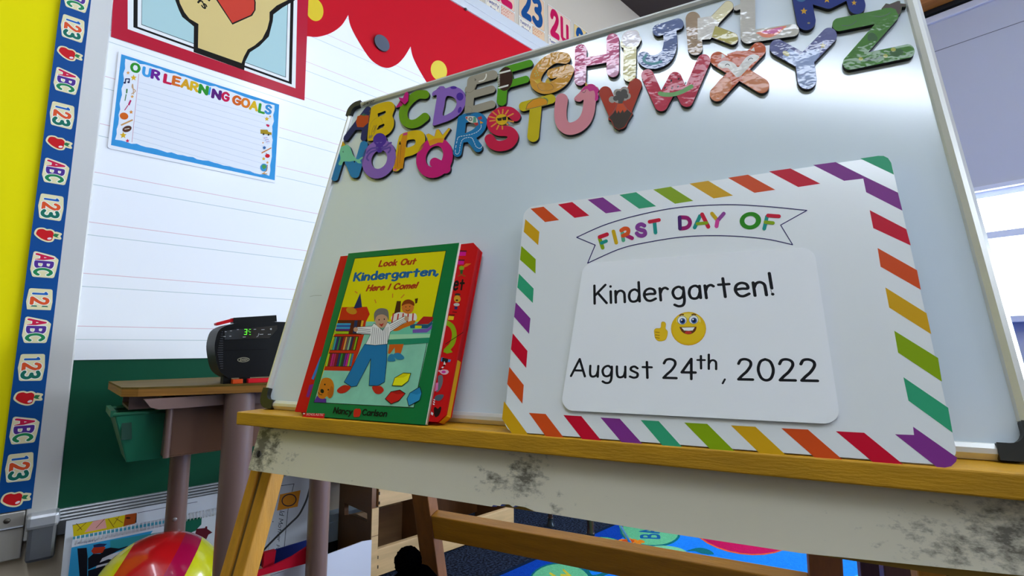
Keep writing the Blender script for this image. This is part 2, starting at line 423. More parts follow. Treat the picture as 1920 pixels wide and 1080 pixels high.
for k in range(nW):
    a, b = wa+k*step, wa+(k+1)*step; mb = MB()
    mb.box((U1+.02, s0, a), (U1+.09, s0+.045, b), wfr).box((U1+.02, s1-.04, a), (U1+.09, s1, b), wfr).box((U1+.02, s0, a), (U1+.09, s1, a+.045), wfr).box((U1+.02, s0, b-.045), (U1+.09, s1, b), wfr)
    mb.box((U1+.01, 1.355, a), (U1+.08, 1.40, b), wfr)
    mb.box((U1+.05, s0+.02, a+.02), (U1+.056, s1-.02, b-.02), glass)
    struct('window_%d' % (k+1), mb)
    L = bpy.data.lights.new('portal', 'AREA'); L.shape = 'RECTANGLE'; L.size = step; L.size_y = s1-s0; L.cycles.is_portal = True
    lo = bpy.data.objects.new('window_portal', L); COL.objects.link(lo)
    p = WL.P(U1+.14, (s0+s1)/2, (a+b)/2); d = -wh; x = WL.en; y = d.cross(x)*-1
    lo.matrix_world = Matrix(((x.x, Z.x, -d.x, p.x), (x.y, Z.y, -d.y, p.y), (x.z, Z.z, -d.z, p.z), (0, 0, 0, 1)))
# window sill shelf and skirting heater
struct('trim_3', MB().box((U1-.12, s0-.04, .0), (U1+.02, s0, WD), wfr), bevel=.004)
hb = MB(); mh = mat('#a9bccb', .4, name='heater enamel')
hb.box((.45, .05, 0), (U1, .135, .05), mh).box((.45, .105, .05), (U1, .112, .054), mh).box((.45, .0, 0), (U1, .05, .03), mat('#0b0b0d'))  # near-black base box stands in for the shadow beneath the heater
struct('baseboard_left', hb)
# ceiling fixtures: two rows of long strip lights
mlite = mat('#e4efff', .5, emit=STRIP, name='lit diffuser'); mhous = mat('#f2f2ee', .5)
def strip(u, w0, w1, first, lab, wid=.16):
    e = empty('ceiling_light', WL, (u, 3.16, (w0+w1)/2), lab, 'light', 'strip lights under the ceiling')
    MB().box((u-wid/2-.02, 3.20, w0), (u+wid/2+.02, 3.26, w1), mhous).box((u-.02, 3.26, w0+.3), (u+.02, CH0, w0+.34), mhous).box((u-.02, 3.26, w1-.34), (u+.02, CH0, w1-.3), mhous).build('housing', None, e, (u, 3.16, (w0+w1)/2))
    MB().box((u-wid/2, 3.15, w0+.01), (u+wid/2, 3.20, w1-.01), mlite).build('diffuser', None, e, (u, 3.16, (w0+w1)/2), bevel=.012)
strip(-.56, .85, 3.35, True, 'long strip light hanging above the reader, nearest to the easel', .17)
strip(-.56, 3.9, 6.2, False, 'long strip light hanging behind the reader, end to end with the nearest one')
strip(1.2, 2.3, 5.6, False, 'long strip light hanging between the windows and the easel')

# ================================================================== THE WALL'S BOARDS
alu = mat('#d6d8dc', .38, .6, name='brushed aluminium'); alud = mat('#8d9096', .4, .8, name='aluminium shade')
mwhite = mat('#fafbfd', .22, coat=.35, coatr=.12, spec=.5, name='white enamel board')
VT = 2.295; VM = .66; VB = .297     # top of the board, white / green join, bottom
cb = empty('chalkboard', WL, (0, VB, 0), 'green chalkboard on the left wall, its upper part under a ruled white sheet', 'chalkboard')
og = (0, VB, 0)
MB().box((0, VB, .0), (2.6, VT, .018), mat('#084a32', .5, var=.12, vscale=3, spec=.2, name='green chalkboard')).build('panel', None, cb, og)
MB().box((-.052, VB-.06, .0), (.002, 2.5, .026), mat('#cfcdc8', .4, .1, bump=.05, bscale=14, name='satin grey metal')).build('frame_post', None, cb, og, bevel=.003)
rl = MB(); mrail = mat('#dfe2e4', .3, .3, name='painted rail'); rl.box((.0, VT-.005, .0), (2.6, VT+.085, .028), mrail).box((.0, VT+.03, .028), (2.6, VT+.034, .031), mrail)
ro = rl.build('top_rail', None, cb, og, bevel=.004)
for (x, y) in ((874, 17), (700, -70)):
    u, v = WL.px(x, y, .03); MB().sph((u, v, .028), (.007, .007, .004), mat('#4a4a48', .4, .8)).build('screw', None, cb, og)
tr_ = MB()
for k, (dv, dw) in enumerate(((0, .002), (-.007, .006), (-.014, .010), (-.021, .014))):
    tr_.box((.004, VB+dv-.005, .0), (2.6, VB+dv, .024+dw), alu)
tr_.box((.004, VB-.060, 0), (2.6, VB-.026, .032), alud); tr_.build('chalk_tray', None, cb, og, bevel=.003)
MB().box((-.045, VB-.105, 0), (.006, VB+.0, .055), alud).box((-.05, VB-.03, 0), (.008, VB+.004, .06), alu).build('tray_end_cap', None, cb, og, bevel=.008)
# ruled white sheet
ws = MB(); ws.box((.0, VM, .018), (2.6, VT, .022), mwhite)
red = mat('#dfb4bc', .4); grn = mat('#b4c4c4', .4)
v = .747; k = 0
while v < VT-.02:
    ws.box((.0, v-.0008, .022), (2.6, v+.0008, .02215), red)
    ws.box((.0, v-.0353, .022), (2.6, v-.0338, .02215), grn); v += .1378; k += 1
tag(ws.build('ruled_sheet', None, cb, (0, VB, 0)), 'glossy white sheet with fine red and green ruled lines')
# bulletin board
bb = empty('bulletin_board', WL, (-1.4, VB-.08, 0), 'pinboard covered in bright yellow paper at the far left of the wall', 'bulletin board'); og = (-1.4, VB-.08, 0)
MB().box((-2.6, VB+.01, 0), (-.055, 2.5, .018), mat('#efdf06', .8, bump=.25, bscale=5, spec=.1, name='yellow paper')).build('yellow_paper', None, bb, og)
MB().box((-2.6, VB-.095, 0), (-.053, VB+.012, .03), mat('#b5afa5', .4, .5, bump=.05, name='dull aluminium')).box((-2.6, VB-.025, 0), (-.053, VB-.02, .034), alud).build('frame', None, bb, og, bevel=.003)
u, v = WL.px(13, 977, .03); MB().sph((u, v, .03), (.006, .006, .004), mat('#5d5850', .4, .8)).build('screw', None, bb, og)

# ================================================================== THE EASEL
mledge = mat('#d9a01c', .5, coat=.15, bump=.12, bscale=90, var=.18, vscale=14, stretch=(1, 6, 6), name='yellow varnished wood')
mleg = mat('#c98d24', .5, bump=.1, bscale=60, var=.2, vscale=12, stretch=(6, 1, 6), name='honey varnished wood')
mbrn = mat('#84501f', .55, bump=.06, bscale=60, var=.2, vscale=12, stretch=(6, 1, 6), name='shaded honey wood')  # same honey wood for the rear legs, with their shade put into its colour
mrail2 = mat('#b37a1c', .5, bump=.1, bscale=60, var=.2, vscale=12, stretch=(1, 6, 6), name='honey wood rail')
ez = empty('easel', EH, (.42, -(E0.z), .0), 'wooden floor easel with a yellow ledge, scuffed white apron board and splayed legs', 'easel')
def ebuild(mb, name, pl, **k):      # parts traced in another frame are carried into the easel's own
    inv = EH.M((.42, -(E0.z), .0)).inverted() @ pl.M(); mb.v = [tuple(inv @ Vector(p)) for p in mb.v]
    return mb.build(name, None, ez, **k)
zl = -.0135                          # ledge top below the board's inner edge
led = MB(); led.box((-.012, zl-.019, -.03), (.905, zl, .045), mledge); LEDGE = ebuild(led, 'ledge', EH, bevel=.0015)
# apron board: white paint, scuffed, chipped lower edge
def scuff():
    m = bpy.data.materials.new('scuffed white paint'); m.use_nodes = True; nt = m.node_tree; b = nt.nodes['Principled BSDF']
    b.inputs['Roughness'].default_value = .28; b.inputs['Coat Weight'].default_value = .3; b.inputs['Coat Roughness'].default_value = .25
    tc = nt.nodes.new('ShaderNodeTexCoord'); N = nt.nodes.new
    def mth(op, a, bb=None, c=None):
        q = N('ShaderNodeMath'); q.operation = op
        for i, x in enumerate((a, bb, c)):
            if x is None: continue
            if isinstance(x, (int, float)): q.inputs[i].default_value = x
            else: nt.links.new(x, q.inputs[i])
        return q.outputs[0]
    sx = N('ShaderNodeSeparateXYZ'); nt.links.new(tc.outputs['Object'], sx.inputs[0])
    def blob(cx, cy, rx, ry, amt):
        dx = mth('DIVIDE', mth('SUBTRACT', sx.outputs[0], cx), rx); dy = mth('DIVIDE', mth('SUBTRACT', sx.outputs[1], cy), ry)
        d = mth('SQRT', mth('ADD', mth('MULTIPLY', dx, dx), mth('MULTIPLY', dy, dy)))
        return mth('MULTIPLY', mth('SUBTRACT', 1.25, d), amt)
    tot = None
    for B in APB:
        q = blob(*B); q = mth('MAXIMUM', q, 0.0); tot = q if tot is None else mth('MAXIMUM', tot, q)
    mp = N('ShaderNodeMapping'); mp.inputs['Scale'].default_value = (55, 90, 90); nt.links.new(tc.outputs['Object'], mp.inputs[0])
    n = N('ShaderNodeTexNoise'); n.inputs['Scale'].default_value = 1.6; n.inputs['Detail'].default_value = 7; n.inputs['Roughness'].default_value = .68; nt.links.new(mp.outputs[0], n.inputs['Vector'])
    s = mth('ADD', mth('MULTIPLY', tot, .5), mth('SUBTRACT', n.outputs['Fac'], .70))
    mr = N('ShaderNodeMapRange'); mr.inputs['From Min'].default_value = -.06; mr.inputs['From Max'].default_value = .2; nt.links.new(s, mr.inputs['Value'])
    mx = N('ShaderNodeMix'); mx.data_type = 'RGBA'; mx.inputs[6].default_value = lin('#dcd5c2'); mx.inputs[7].default_value = lin('#3a352d')
    f = mth('MULTIPLY', mr.outputs[0], .85); nt.links.new(f, mx.inputs[0]); nt.links.new(mx.outputs[2], b.inputs['Base Color'])
    ro = mth('ADD', mth('MULTIPLY', mr.outputs[0], .4), .26); nt.links.new(ro, b.inputs['Roughness'])
    return m
AP = PL(BD.P(0, 0, .02), bh, bu)
ax0 = .42
def apx(x, y): return AP.px(x, y)
inv = EH.M((.42, -(E0.z), .0)).inverted() @ AP.M()
APB = []
for (x, y, rx, ry, amt) in ((490, 838, .026, .05, .85), (515, 835, .02, .045, .6), (545, 862, .03, .02, .3), (985, 890, .032, .035, .62), (930, 900, .045, .016, .5), (1900, 1010, .05, .05, .55), (1800, 1030, .06, .03, .45), (1040, 950, .02, .02, .3)):
    u, v = apx(x, y); p = inv @ Vector((u, v, 0)); APB.append((p.x, p.y, rx, ry, amt))
msc = scuff()
edge = [AP.px(x, y) for x, y in [(465, 881), (700, 915), (922, 950)]] + [AP.px(x, y) for x, y in [(925, 947), (938, 949), (941, 945), (955, 946), (962, 951), (966, 948), (985, 951), (1003, 959)]]
edge += [AP.px(x, y) for x, y in [(1240, 998), (1500, 1037), (1920, 1079.6)]]
ur = .905; vb = edge[-1][1]
pl_ = [edge[0]]+edge[1:]+[(ur, vb+.002), (ur, -.032), (.0225, -.032)]
ab = MB(); ab.poly(pl_, -.012, msc, 0.0, msc)
hx, hy = AP.px(485, 851)
ebuild(ab, 'apron_board', AP)
ebuild(MB().box((.03, -.1, -.015), (ur, -.035, -.012), mat('#b08a35', .7)), 'apron_core', AP)
ebuild(MB().poly(ell(hx, hy, .0032, .0042), .0002, mat('#140f0b', .9)).tube([(hx, hy, -.003), (hx, hy, .0012)], .0048, msc, 20, False), 'bolt_hole', AP)
# front legs in the plane of the board, with a dark groove down the middle
LG = PL(BD.P(0, 0, -.0135), bh, bu)
def leg(uc, name='front_leg'):
    m = MB(); m.box((uc-.039, -.616, -.026), (uc-.021, .57, 0), mleg).box((uc-.014, -.616, -.026), (uc+.007, .57, -.001), mleg).box((uc-.022, -.616, -.024), (uc-.013, .57, -.004), mat('#6a4c1c', .8))
    # cut level with the floor
    o = ebuild(m, name, LG, bevel=.002); return o
leg(.025); leg(.835)
LG2 = PL(BD.P(0, .57, -.0135), bh, bu)
# rear legs lean the other way and meet the front ones at the top
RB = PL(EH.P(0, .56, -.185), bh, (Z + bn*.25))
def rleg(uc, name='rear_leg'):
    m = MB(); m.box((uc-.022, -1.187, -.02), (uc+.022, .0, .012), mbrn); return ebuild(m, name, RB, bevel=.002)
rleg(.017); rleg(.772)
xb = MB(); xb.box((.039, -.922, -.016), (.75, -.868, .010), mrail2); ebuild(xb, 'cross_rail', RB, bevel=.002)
ebuild(MB().box((.0, -.05, -.07), (.84, .0, -.03), mleg), 'top_rail', LG2)

# ---- whiteboard panel on the easel
wbm = mat('#dce8f0', .17, .0, coat=.55, coatr=.12, spec=.6, name='steel whiteboard'); mfr = mat('#e6e6e0', .3, .35, name='champagne aluminium'); mcor = mat('#20221f', .45, name='black plastic')
og = (.44, -.0135, 0)
BW, BH_ = .874, .5835
eb = MB().box((-.004, -.004, -.012), (BW+.004, BH_+.004, 0), wbm).build('whiteboard', None, ez, og); eb['label'] = 'silver framed dry erase whiteboard'
bpy.context.view_layer.update(); eb.matrix_parent_inverse = ez.matrix_world.inverted() @ BD.M(og)
def frame_bar(p, q, out):
    """rounded aluminium profile from p to q, out = outward direction"""
    prof = [(0, 0), (.001, .0035), (.005, .0062), (.009, .0055), (.0135, .0005), (.0135, -.012), (0, -.012)]
    m = MB(); n = len(prof); vs = []
    for c in (p, q):
        for a, h in prof: vs.append((c[0]+out[0]*a, c[1]+out[1]*a, h))
    fs = [(i, (i+1) % n, n+(i+1) % n, n+i) for i in range(n)]+[tuple(range(n))[::-1], tuple(range(n, 2*n))]
    return m.add(vs, fs, mfr)
for p, q, o in (((.016, 0), (BW-.016, 0), (0, -1)), ((.016, BH_), (BW-.016, BH_), (0, 1)), ((0, .018), (0, BH_-.018), (-1, 0)), ((BW, .018), (BW, BH_-.018), (1, 0))):
    f = frame_bar(p, q, o)
    if o == (0, 1): f.box((.016, BH_+.0137, -.012), (BW-.016, BH_+.0165, -.004), mfr)
    f.build('frame_rail', None, eb, og)
for cx, cy, sx, sy in ((0, 0, -1, -1), (BW, 0, 1, -1), (0, BH_, -1, 1), (BW, BH_, 1, 1)):
    # corner cap: outer arc, inner small arc
    R, r = .020, .010; o_c = (cx-sx*.0065, cy-sy*.0065); i_c = (cx-sx*.010, cy-sy*.010)
    outp = [(o_c[0]+sx*R*math.cos(t), o_c[1]+sy*R*math.sin(t)) for t in np.linspace(0, math.pi/2, 9)]
    inp = [(i_c[0]+sx*r*math.cos(t), i_c[1]+sy*r*math.sin(t)) for t in np.linspace(math.pi/2, 0, 7)]
    pts = [(cx+sx*.0135, cy-sy*.018)]+outp+[(cx-sx*.018, cy+sy*.0135), (cx-sx*.018, cy)]+inp+[(cx, cy-sy*.018)]
    if sx*sy < 0: pts = pts[::-1]
    MB().poly(pts, -.012, mcor, .0072, mcor).build('corner_cap', None, eb, og, bevel=.0015)
lt = ART(BD, .0064); text(lt, 'QUARTET', [(679.5, 198), (699.5, 192.6), (702, 187.5), (682, 192.8)], mat('#2e2b26'), .1, .12, .75)
lt.mb.build('maker_name', None, eb, og)
sm = ART(BD, .0001); mg = mat('#9aa5aa', .5)
for pts in ([(581, 556), (590, 554), (603, 554)],): sm.ol(pts, .0004, mg, False)
sm.mb.build('pen_smudge', None, eb, og)

# ================================================================== THINGS ON THE WALL
WSF = .0222                      # face of the ruled sheet
class FLAT:                      # drawing directly in a plane's own metres
    def px(s, x, y, w=0): return (x, y)
FL = FLAT()
def plate(name, pl, pxs, w0, w1, m, label, cat_, group=None, mside_=None, rnd=0, deco=None, step=.000010, metric=False):
    """a flat sheet traced on a plane, with what is printed on it"""
    mb_ = MB(); L = list(pxs) if metric else [pl.px(x, y, w1) for x, y in pxs]
    if name == 'mini_whiteboard': L = [(u, max(v, .0003)) for u, v in L]
    if area(L) < 0: L = L[::-1]
    if rnd:
        cx = sum(p[0] for p in L)/len(L); cy = sum(p[1] for p in L)/len(L)
        L = outline([('p', [(p[0]+math.copysign(rnd, cx-p[0]), p[1]+math.copysign(rnd, cy-p[1])) for p in L], rnd)], rnd/4)[0]
    mb_.loops([L], w0, w1, m, mside_ or m)
    A = ART(pl, w1, step, mb_); B = ART(FL, w1, step, mb_)
    if deco: deco(A, B)
    us = [p[0] for p in L]; vs = [p[1] for p in L]; org = ((min(us)+max(us))/2, (min(vs)+max(vs))/2, w0)
    o = mb_.build(name, pl.M(org), None, org); return tag(o, label, cat_, group)
def P_(c, r=.5, **k): return mat(c, r, **{'spec': .12, 'name': 'print ink', **k})

# --- blue ABC 123 border strip, two lengths
ub0, ub1 = -.1015, -.0435
def border(v0, v1, items, label, clip=None, w=.0262):
    def deco(A, B):
        for kind, yc, cxp in items:
            vc = WL.px(cxp, yc, .027)[1]; uc = (ub0+ub1)/2; k = .00104
            q = lambda dx, dy: (uc+dx*k, vc-dy*k)
            CL = [('&p', [(ub0, v0+.0003), (ub1, v0+.0003), (ub1, v1), (ub0, v1)])]
            cream = P_('#eadfae')
            if kind == 'apple':
                ap = cat([q(-3, -11), q(-9, -13.5), q(-17, -11), (q(-20, -2)), q(-18, 3), q(-10, 10), q(0, 14), q(7, 12.5), q(9, 8), q(10, 0), q(10, -7), q(5, -12)], True)
                B.shape([('p', ap, .0035), ('p', [q(10, -3), q(15, -8), q(22, -6), q(19, -1), q(22, 5), q(12, 4)], .003)], cream, .0012); B.poly(ap, P_('#cc1c22'))
                B.poly([q(9, 0), q(12, -6), q(20, -5), q(17, 1), q(20, 4), q(14, 3)], P_('#2f7a4a')); B.poly(ell(*q(4, 8), .0042, .0028, 25, n=12), P_('#f5dfe2')); continue
            st = [('p', [q(-16, -27), q(14, -20), q(20, -14), q(18, 12), q(16, 26), q(-14, 26), q(-18, 12)] if kind == 'abc' else [q(-16, -27), q(16, -27), q(18, 0), q(16, 27), q(-14, 26), q(-18, 0)], .0045)]
            B.shape(st+CL, cream, .0014)
            rows = (('A', -18, '#cf1f48'), ('B', 0, '#54328c'), ('C', 17, '#25854f')) if kind == 'abc' else (('1', -19, '#1c5fb2'), ('2', -2, '#e2562a'), ('3', 17, '#1d6f5c'))
            for ch, dy, c in rows:
                if kind == '123' and clip and vc-dy*k < v0+.004: 
                    B.poly([q(-14, 12), q(-12, 9), q(-4, 9), q(-3, 12)], P_(c)); B.poly([q(4, 12), q(6, 9), q(14, 9), q(16, 12)], P_(c)); continue
                hh = 7.0 if ch != '1' else 2.5; xw = 13.5
                if ch == '1': B.line([q(-12, dy), q(11, dy), q(9, dy-3)], .0036, P_('#f4f1e4'), .0012); B.line([q(-12, dy), q(11, dy), q(9, dy-3)], .0024, P_(c), .001); continue
                # white halo then the letter, on its side
                text(B, ch, [q(-xw, dy-hh), q(-xw, dy+hh), q(xw, dy+hh), q(xw, dy-hh)], P_('#f4f1e4'), .19, .1)
                text(B, ch, [q(-xw, dy-hh), q(-xw, dy+hh), q(xw, dy+hh), q(xw, dy-hh)], P_(c), .125, .1)
    return plate('border_strip', WL, [(ub0, v0), (ub1, v0), (ub1, v1), (ub0, v1)], w, w+.0006, mat('#0c4a8c', .5, spec=.15, name='blue card'), label, 'border', deco=deco, metric=True)
vj = WL.px(72, 581, .027)[1]; vbt = WL.px(30, 958, .027)[1]
border(vj, 2.45, [('abc', -2, 143), ('123', 54, 138), ('apple', 102, 132), ('abc', 153, 127), ('123', 217, 119), ('apple', 269, 112), ('abc', 322, 104), ('123', 389, 97), ('apple', 441, 91), ('abc', 497, 84), ('123', 566, 77)], 'long blue paper border with letters, numbers and apples down the pinboard edge', True, .0262)
border(vbt, vj, [('abc', 619, 70), ('123', 689, 62), ('apple', 746, 56), ('abc', 806, 47), ('123', 876, 40), ('apple', 935, 34)], 'short lower length of blue letter and apple border, ending at the metal frame', None, .0264)
ub = WL.px(0, 935, .02)
plate('border_strip', WL, [(-1.4, vbt), (ub0-.0005, vbt), (ub0-.0005, vbt+.055), (-1.4, vbt+.055)], .0205, .0211, mat('#0c4a8c', .5, spec=.15, name='blue card'), 'blue border running along the bottom of the yellow paper, barely in the picture', 'border', deco=lambda A, B: B.shape([('p', [(ub0-.045, vbt+.008), (ub0-.012, vbt+.008), (ub0-.012, vbt+.045), (ub0-.045, vbt+.045)], .004)], P_('#eadfae'), .0015), metric=True)

# --- red scalloped paper with yellow dots
rd = '#cf0f22'
def px_uv(pts, w): return [WL.px(x, y, w) for x, y in pts]
sc = px_uv([(560, 68)], .0226)+px_uv(cat([(577, 68), (596, 69), (620, 62), (640, 48), (653, 28)]), .0226)+px_uv(cat([(653, 28), (658, 50), (675, 82), (697, 113), (722, 127), (742, 122), (757, 108), (770, 87)]), .0226)+px_uv(cat([(770, 87), (775, 108), (783, 125), (799, 152), (815, 172), (840, 185)]), .0226)
vt_ = VT-.006; s2 = px_uv(cat([(653, 28), (658, 50), (675, 82), (697, 113), (722, 127), (742, 122), (757, 108), (770, 87)]), .0226)
base = px_uv([(770, 87)], .0226)[0]; pu_ = base[0]-s2[0][0]; sc = [p for p in sc if p[0] <= base[0]+1e-6]
for k in range(4): sc += [(p[0]+pu_*(k+1), p[1]+(base[1]-s2[0][1])*(1 if k == 0 else 1)*(1-0)) for p in s2[1:] if p[0]+pu_*(k+1) < 2.2]
sc2 = sc+[(2.2, sc[-1][1]+.02), (2.2, vt_), (.35, vt_), (.35, sc[0][1]+.12), (.42, sc[0][1])]
def reddeco(A, B):
    A.poly(ell(590, 18, 16, 22, -15), P_('#e3c431')); A.poly(ell(823, 132, 15, 19, -15), P_('#e6cd4c'))
plate('scalloped_paper', WL, sc2, WSF, .0227, mat('#c8081e', .5, spec=.15, name='red poster paper'), 'big red paper with scalloped lower edge and yellow dots atop the white sheet', 'paper decoration', deco=reddeco, metric=True)
uu, vv = WL.px(716, 81, .028)
mg_ = MB().poly(ell(uu, vv, .033, .033, n=40), .0230, mat('#4c5260', .45), .031, mat('#2a2d35', .5)); tag(mg_.build('round_magnet', WL.M((uu, vv, .023)), None, (uu, vv, .023), bevel=.0015), 'round dark grey magnet holding up the red scalloped paper', 'magnet')

# --- hand sign poster
z1 = (200, 0, 4.8)
def handdeco(A, B):
    wht = P_('#f1f1ee'); blk = P_('#16120f'); teal = P_('#b3d3d2'); skin = P_('#dcc27e')
    A.poly([(239, -260), (239.5, 54.5), (554, 165.5), (563, -260)], wht); A.poly([(252, -260), (250, 51), (547, 158.5), (556.5, -260)], blk)
    A.poly([(259.5, -260), (258, 50), (541.5, 152.5), (550, -260)], wht); A.poly([(268, -260), (265, 46.5), (536, 145.5), (548, -260)], P_('#4a5a5a')); A.poly([(269, -260), (266, 45.5), (535, 144), (547, -260)], teal)
    A.poly(T(*z1, [(560, -1200), (600, -60), (620, 10), (650, 90), (680, 152), (785, 238), (782, 468), (1238, 632), (1245, 560), (1290, 470), (1375, 415), (1460, 328), (1495, 190), (1500, 130), (1580, 70), (1690, 5), (1740, -60), (1700, -1200)]), blk)
    A.poly(T(*z1, [(650, -1200), (645, -30), (660, 30), (700, 110), (745, 168), (826, 216), (822, 430), (1214, 568), (1235, 510), (1270, 445), (1330, 410), (1400, 350), (1445, 260), (1465, 180), (1466, 108), (1530, 50), (1640, -5), (1600, -1200)]), skin)
    A.poly(T(*z1, [(900, -130), (1132, 222), (1310, 142), (1340, 90), (1342, 20), (1320, -60), (1200, -200)]), blk); A.poly(T(*z1, [(915, -130), (1132, 206), (1298, 134), (1328, 90), (1330, 20), (1310, -60), (1200, -190)]), P_('#cf4230'))
    text(A, 'rs', T(*z1, [(822, 22), (880, 78), (915, 40), (857, -16)]), blk, .11, .16)
    A.poly(T(*z1, [(905, 0), (925, 14), (935, 0), (920, -14)]), blk)
plate('poster', WL, [(208, 68.5), (571, 188), (590, -300), (230, -300)], .0229, .0239, P_('#bb0a2e', .4, coat=.15, coatr=.2), 'red framed poster of a big cartoon hand, cut off by the top of the picture', 'poster', deco=handdeco)

# --- learning goals chart
z7 = (180, 80, 3.858)
def goaldeco(A, B):
    A.poly([(227.5, 101.5), (208, 272), (515, 338), (523.5, 196)], P_('#3a97d3'))
    tl, tr, br, bl = (236, 110), (514, 198), (506, 330), (217, 262); pts = []
    random.seed(3)
    for a, b, n in ((tl, tr, 30), (tr, br, 14), (br, bl, 30), (bl, tl, 16)):
        for i in range(n): t = i/n; pts.append((a[0]+(b[0]-a[0])*t+random.uniform(-1.8, 1.8), a[1]+(b[1]-a[1])*t+random.uniform(-1.6, 1.6)))
    A.poly(pts, P_('#eceef2'))
    for i in range(11):
        t = i/10; a = T(*z7, [(312+(268-312)*t, 285+(690-285)*t)])[0]; b = T(*z7, [(1268-10*t-60*t, 570+(975-570)*t-18)])[0]
        A.ol([a, b], .00035, P_('#b9c2d2'), False)
    A.ol(T(*z7, [(310, 228), (290, 420), (260, 720)]), .0005, P_('#c98a9a'), False)
    cols = ['#2f8f2a', '#3f9bd8', '#6a1f8c', '', '#c9184a', '#d96a1f', '#d9a01f', '#e0b41f', '#2f8f2a', '#3f9bd8', '#5a1f6f', '#c9184a', '', '#d9641f', '#df7a1f', '#e0b41f', '#3f9a2f', '#3f8fc8']
    s_ = 'OUR LEARNING GOALS'; x0, y0, x1, y1 = 248, 202, 1268, 510
    pos = [(285, 182, 38), (368, 213, 32), (432, 232, 32), None, (520, 264, 28), (582, 278, 28), (648, 298, 34), (712, 318, 30), (778, 340, 34), (822, 350, 10), (872, 374, 34), (938, 391, 30), None, (1020, 418, 34), (1082, 436, 34), (1142, 456, 32), (1200, 477, 22), (1247, 484, 24)]
    for c, pz, col in zip(s_, pos, cols):
        if not pz: continue
        x, y, w_ = pz; h_ = 27; sl = .27; sk = -4; hw = w_*.72 if c != 'I' else 3
        if c == 'I': A.line(T(*z7, [(x-4, y+22), (x+4, y-22)]), 7/3.858, P_(col)); continue
        text(A, c, T(*z7, [(x-hw+sk, y+h_-hw*sl), (x+hw+sk, y+h_+hw*sl), (x+hw-sk, y-h_+hw*sl), (x-hw-sk, y-h_-hw*sl)]), P_(col), .15, .2)
    for x, y, r, c in ((272, 254, 24, '#e0b01f'), (232, 218, 14, '#dfa050'), (262, 390, 14, '#dfa050'), (254, 502, 16, '#d98a30'), (197, 670, 26, '#dfb01f'), (228, 710, 16, '#cf2050'), (1236, 552, 18, '#dfb01f'), (1260, 534, 10, '#dfa050'), (1213, 840, 14, '#dfb01f'), (1240, 867, 12, '#dfa050'), (1208, 724, 8, '#dfa050')):
        A.poly(T(*z7, star(x, y, r)), P_(c))
    nv = P_('#22264f'); A.line(T(*z7, [(212, 290), (215, 262), (242, 262), (240, 284)]), 4/3.858, nv); A.poly(T(*z7, ell(208, 290, 9, 7)), nv); A.poly(T(*z7, ell(236, 286, 9, 7)), nv)
    A.line(T(*z7, cat([(258, 370), (285, 350), (262, 325), (265, 300), (270, 340), (272, 372)])), 3.2/3.858, P_('#c9a27a'))
    A.line(T(*z7, [(224, 338), (222, 362)]), 5/3.858, P_('#3f7a3a')); A.line(T(*z7, [(218, 375), (210, 418)]), 3/3.858, P_('#3f7a3a'))
    A.line(T(*z7, [(250, 420), (238, 448)]), 6/3.858, P_('#c0185a')); A.line(T(*z7, [(230, 455), (208, 488)]), 3/3.858, P_('#c0185a'))
    A.poly(T(*z7, ell(203, 531, 31, 25, 15)), P_('#d8651c')); A.line(T(*z7, [(185, 595), (262, 560)]), 5.5/3.858, P_('#cf9a5c'))
    A.poly(T(*z7, ell(225, 624, 34, 22, -20)), P_('#5a3524')); A.ol(T(*z7, [(208, 626), (240, 620)]), .0008, P_('#eee6da'), False)
    A.poly(T(*z7, [(1190, 628), (1240, 630), (1248, 645), (1270, 650), (1270, 668), (1190, 658)]), P_('#a98a1c')); A.poly(T(*z7, ell(1212, 662, 7, 7)), P_('#333333')); A.poly(T(*z7, ell(1248, 666, 7, 7)), P_('#333333'))
    A.poly(T(*z7, cat([(1230, 595), (1240, 590), (1256, 598), (1246, 610)], True)), P_('#c91c4c')); A.poly(T(*z7, [(1206, 682), (1232, 675), (1262, 725), (1236, 737)]), P_('#dfe3ee'))
    for i in range(3):
        for j in range(3): A.poly(T(*z7, ell(1219+j*9+i*7, 690+i*14-j*2, 3, 3, n=8)), P_(('#c91c4c', '#3a5a9c')[(i+j) % 2]))
    A.poly(T(*z7, star(1218, 760, 14, k=.6, n=7)), P_('#3a6aa0')); A.line(T(*z7, [(1200, 797), (1266, 762)]), 4/3.858, P_('#c8793a'))
    A.poly(T(*z7, ell(1241, 819, 17, 14)), P_('#cf1c2c')); A.line(T(*z7, [(1236, 805), (1230, 800)]), 2/3.858, P_('#4a2a1a'))
    A.poly(T(*z7, ell(1215, 903, 27, 28)), P_('#3a8fc4')); A.poly(T(*z7, cat([(1200, 890), (1220, 882), (1232, 900), (1212, 915)], True)), P_('#4f9a4a')); A.line(T(*z7, [(1240, 885), (1236, 925), (1215, 940), (1215, 950)]), 2.5/3.858, P_('#c8871c')); A.line(T(*z7, [(1202, 946), (1236, 950)]), 3/3.858, P_('#c8871c'))
plate('goals_chart', WL, [(222.5, 96), (201.5, 277.5), (517, 343.5), (527.5, 193)], WSF+.0005, .0252, mat('#f2f3f5', .3, coat=.5, coatr=.15, name='glossy chart card'), 'glossy blue edged OUR LEARNING GOALS chart, blank and ruled, below the hand poster', 'chart', rnd=.006, deco=goaldeco)

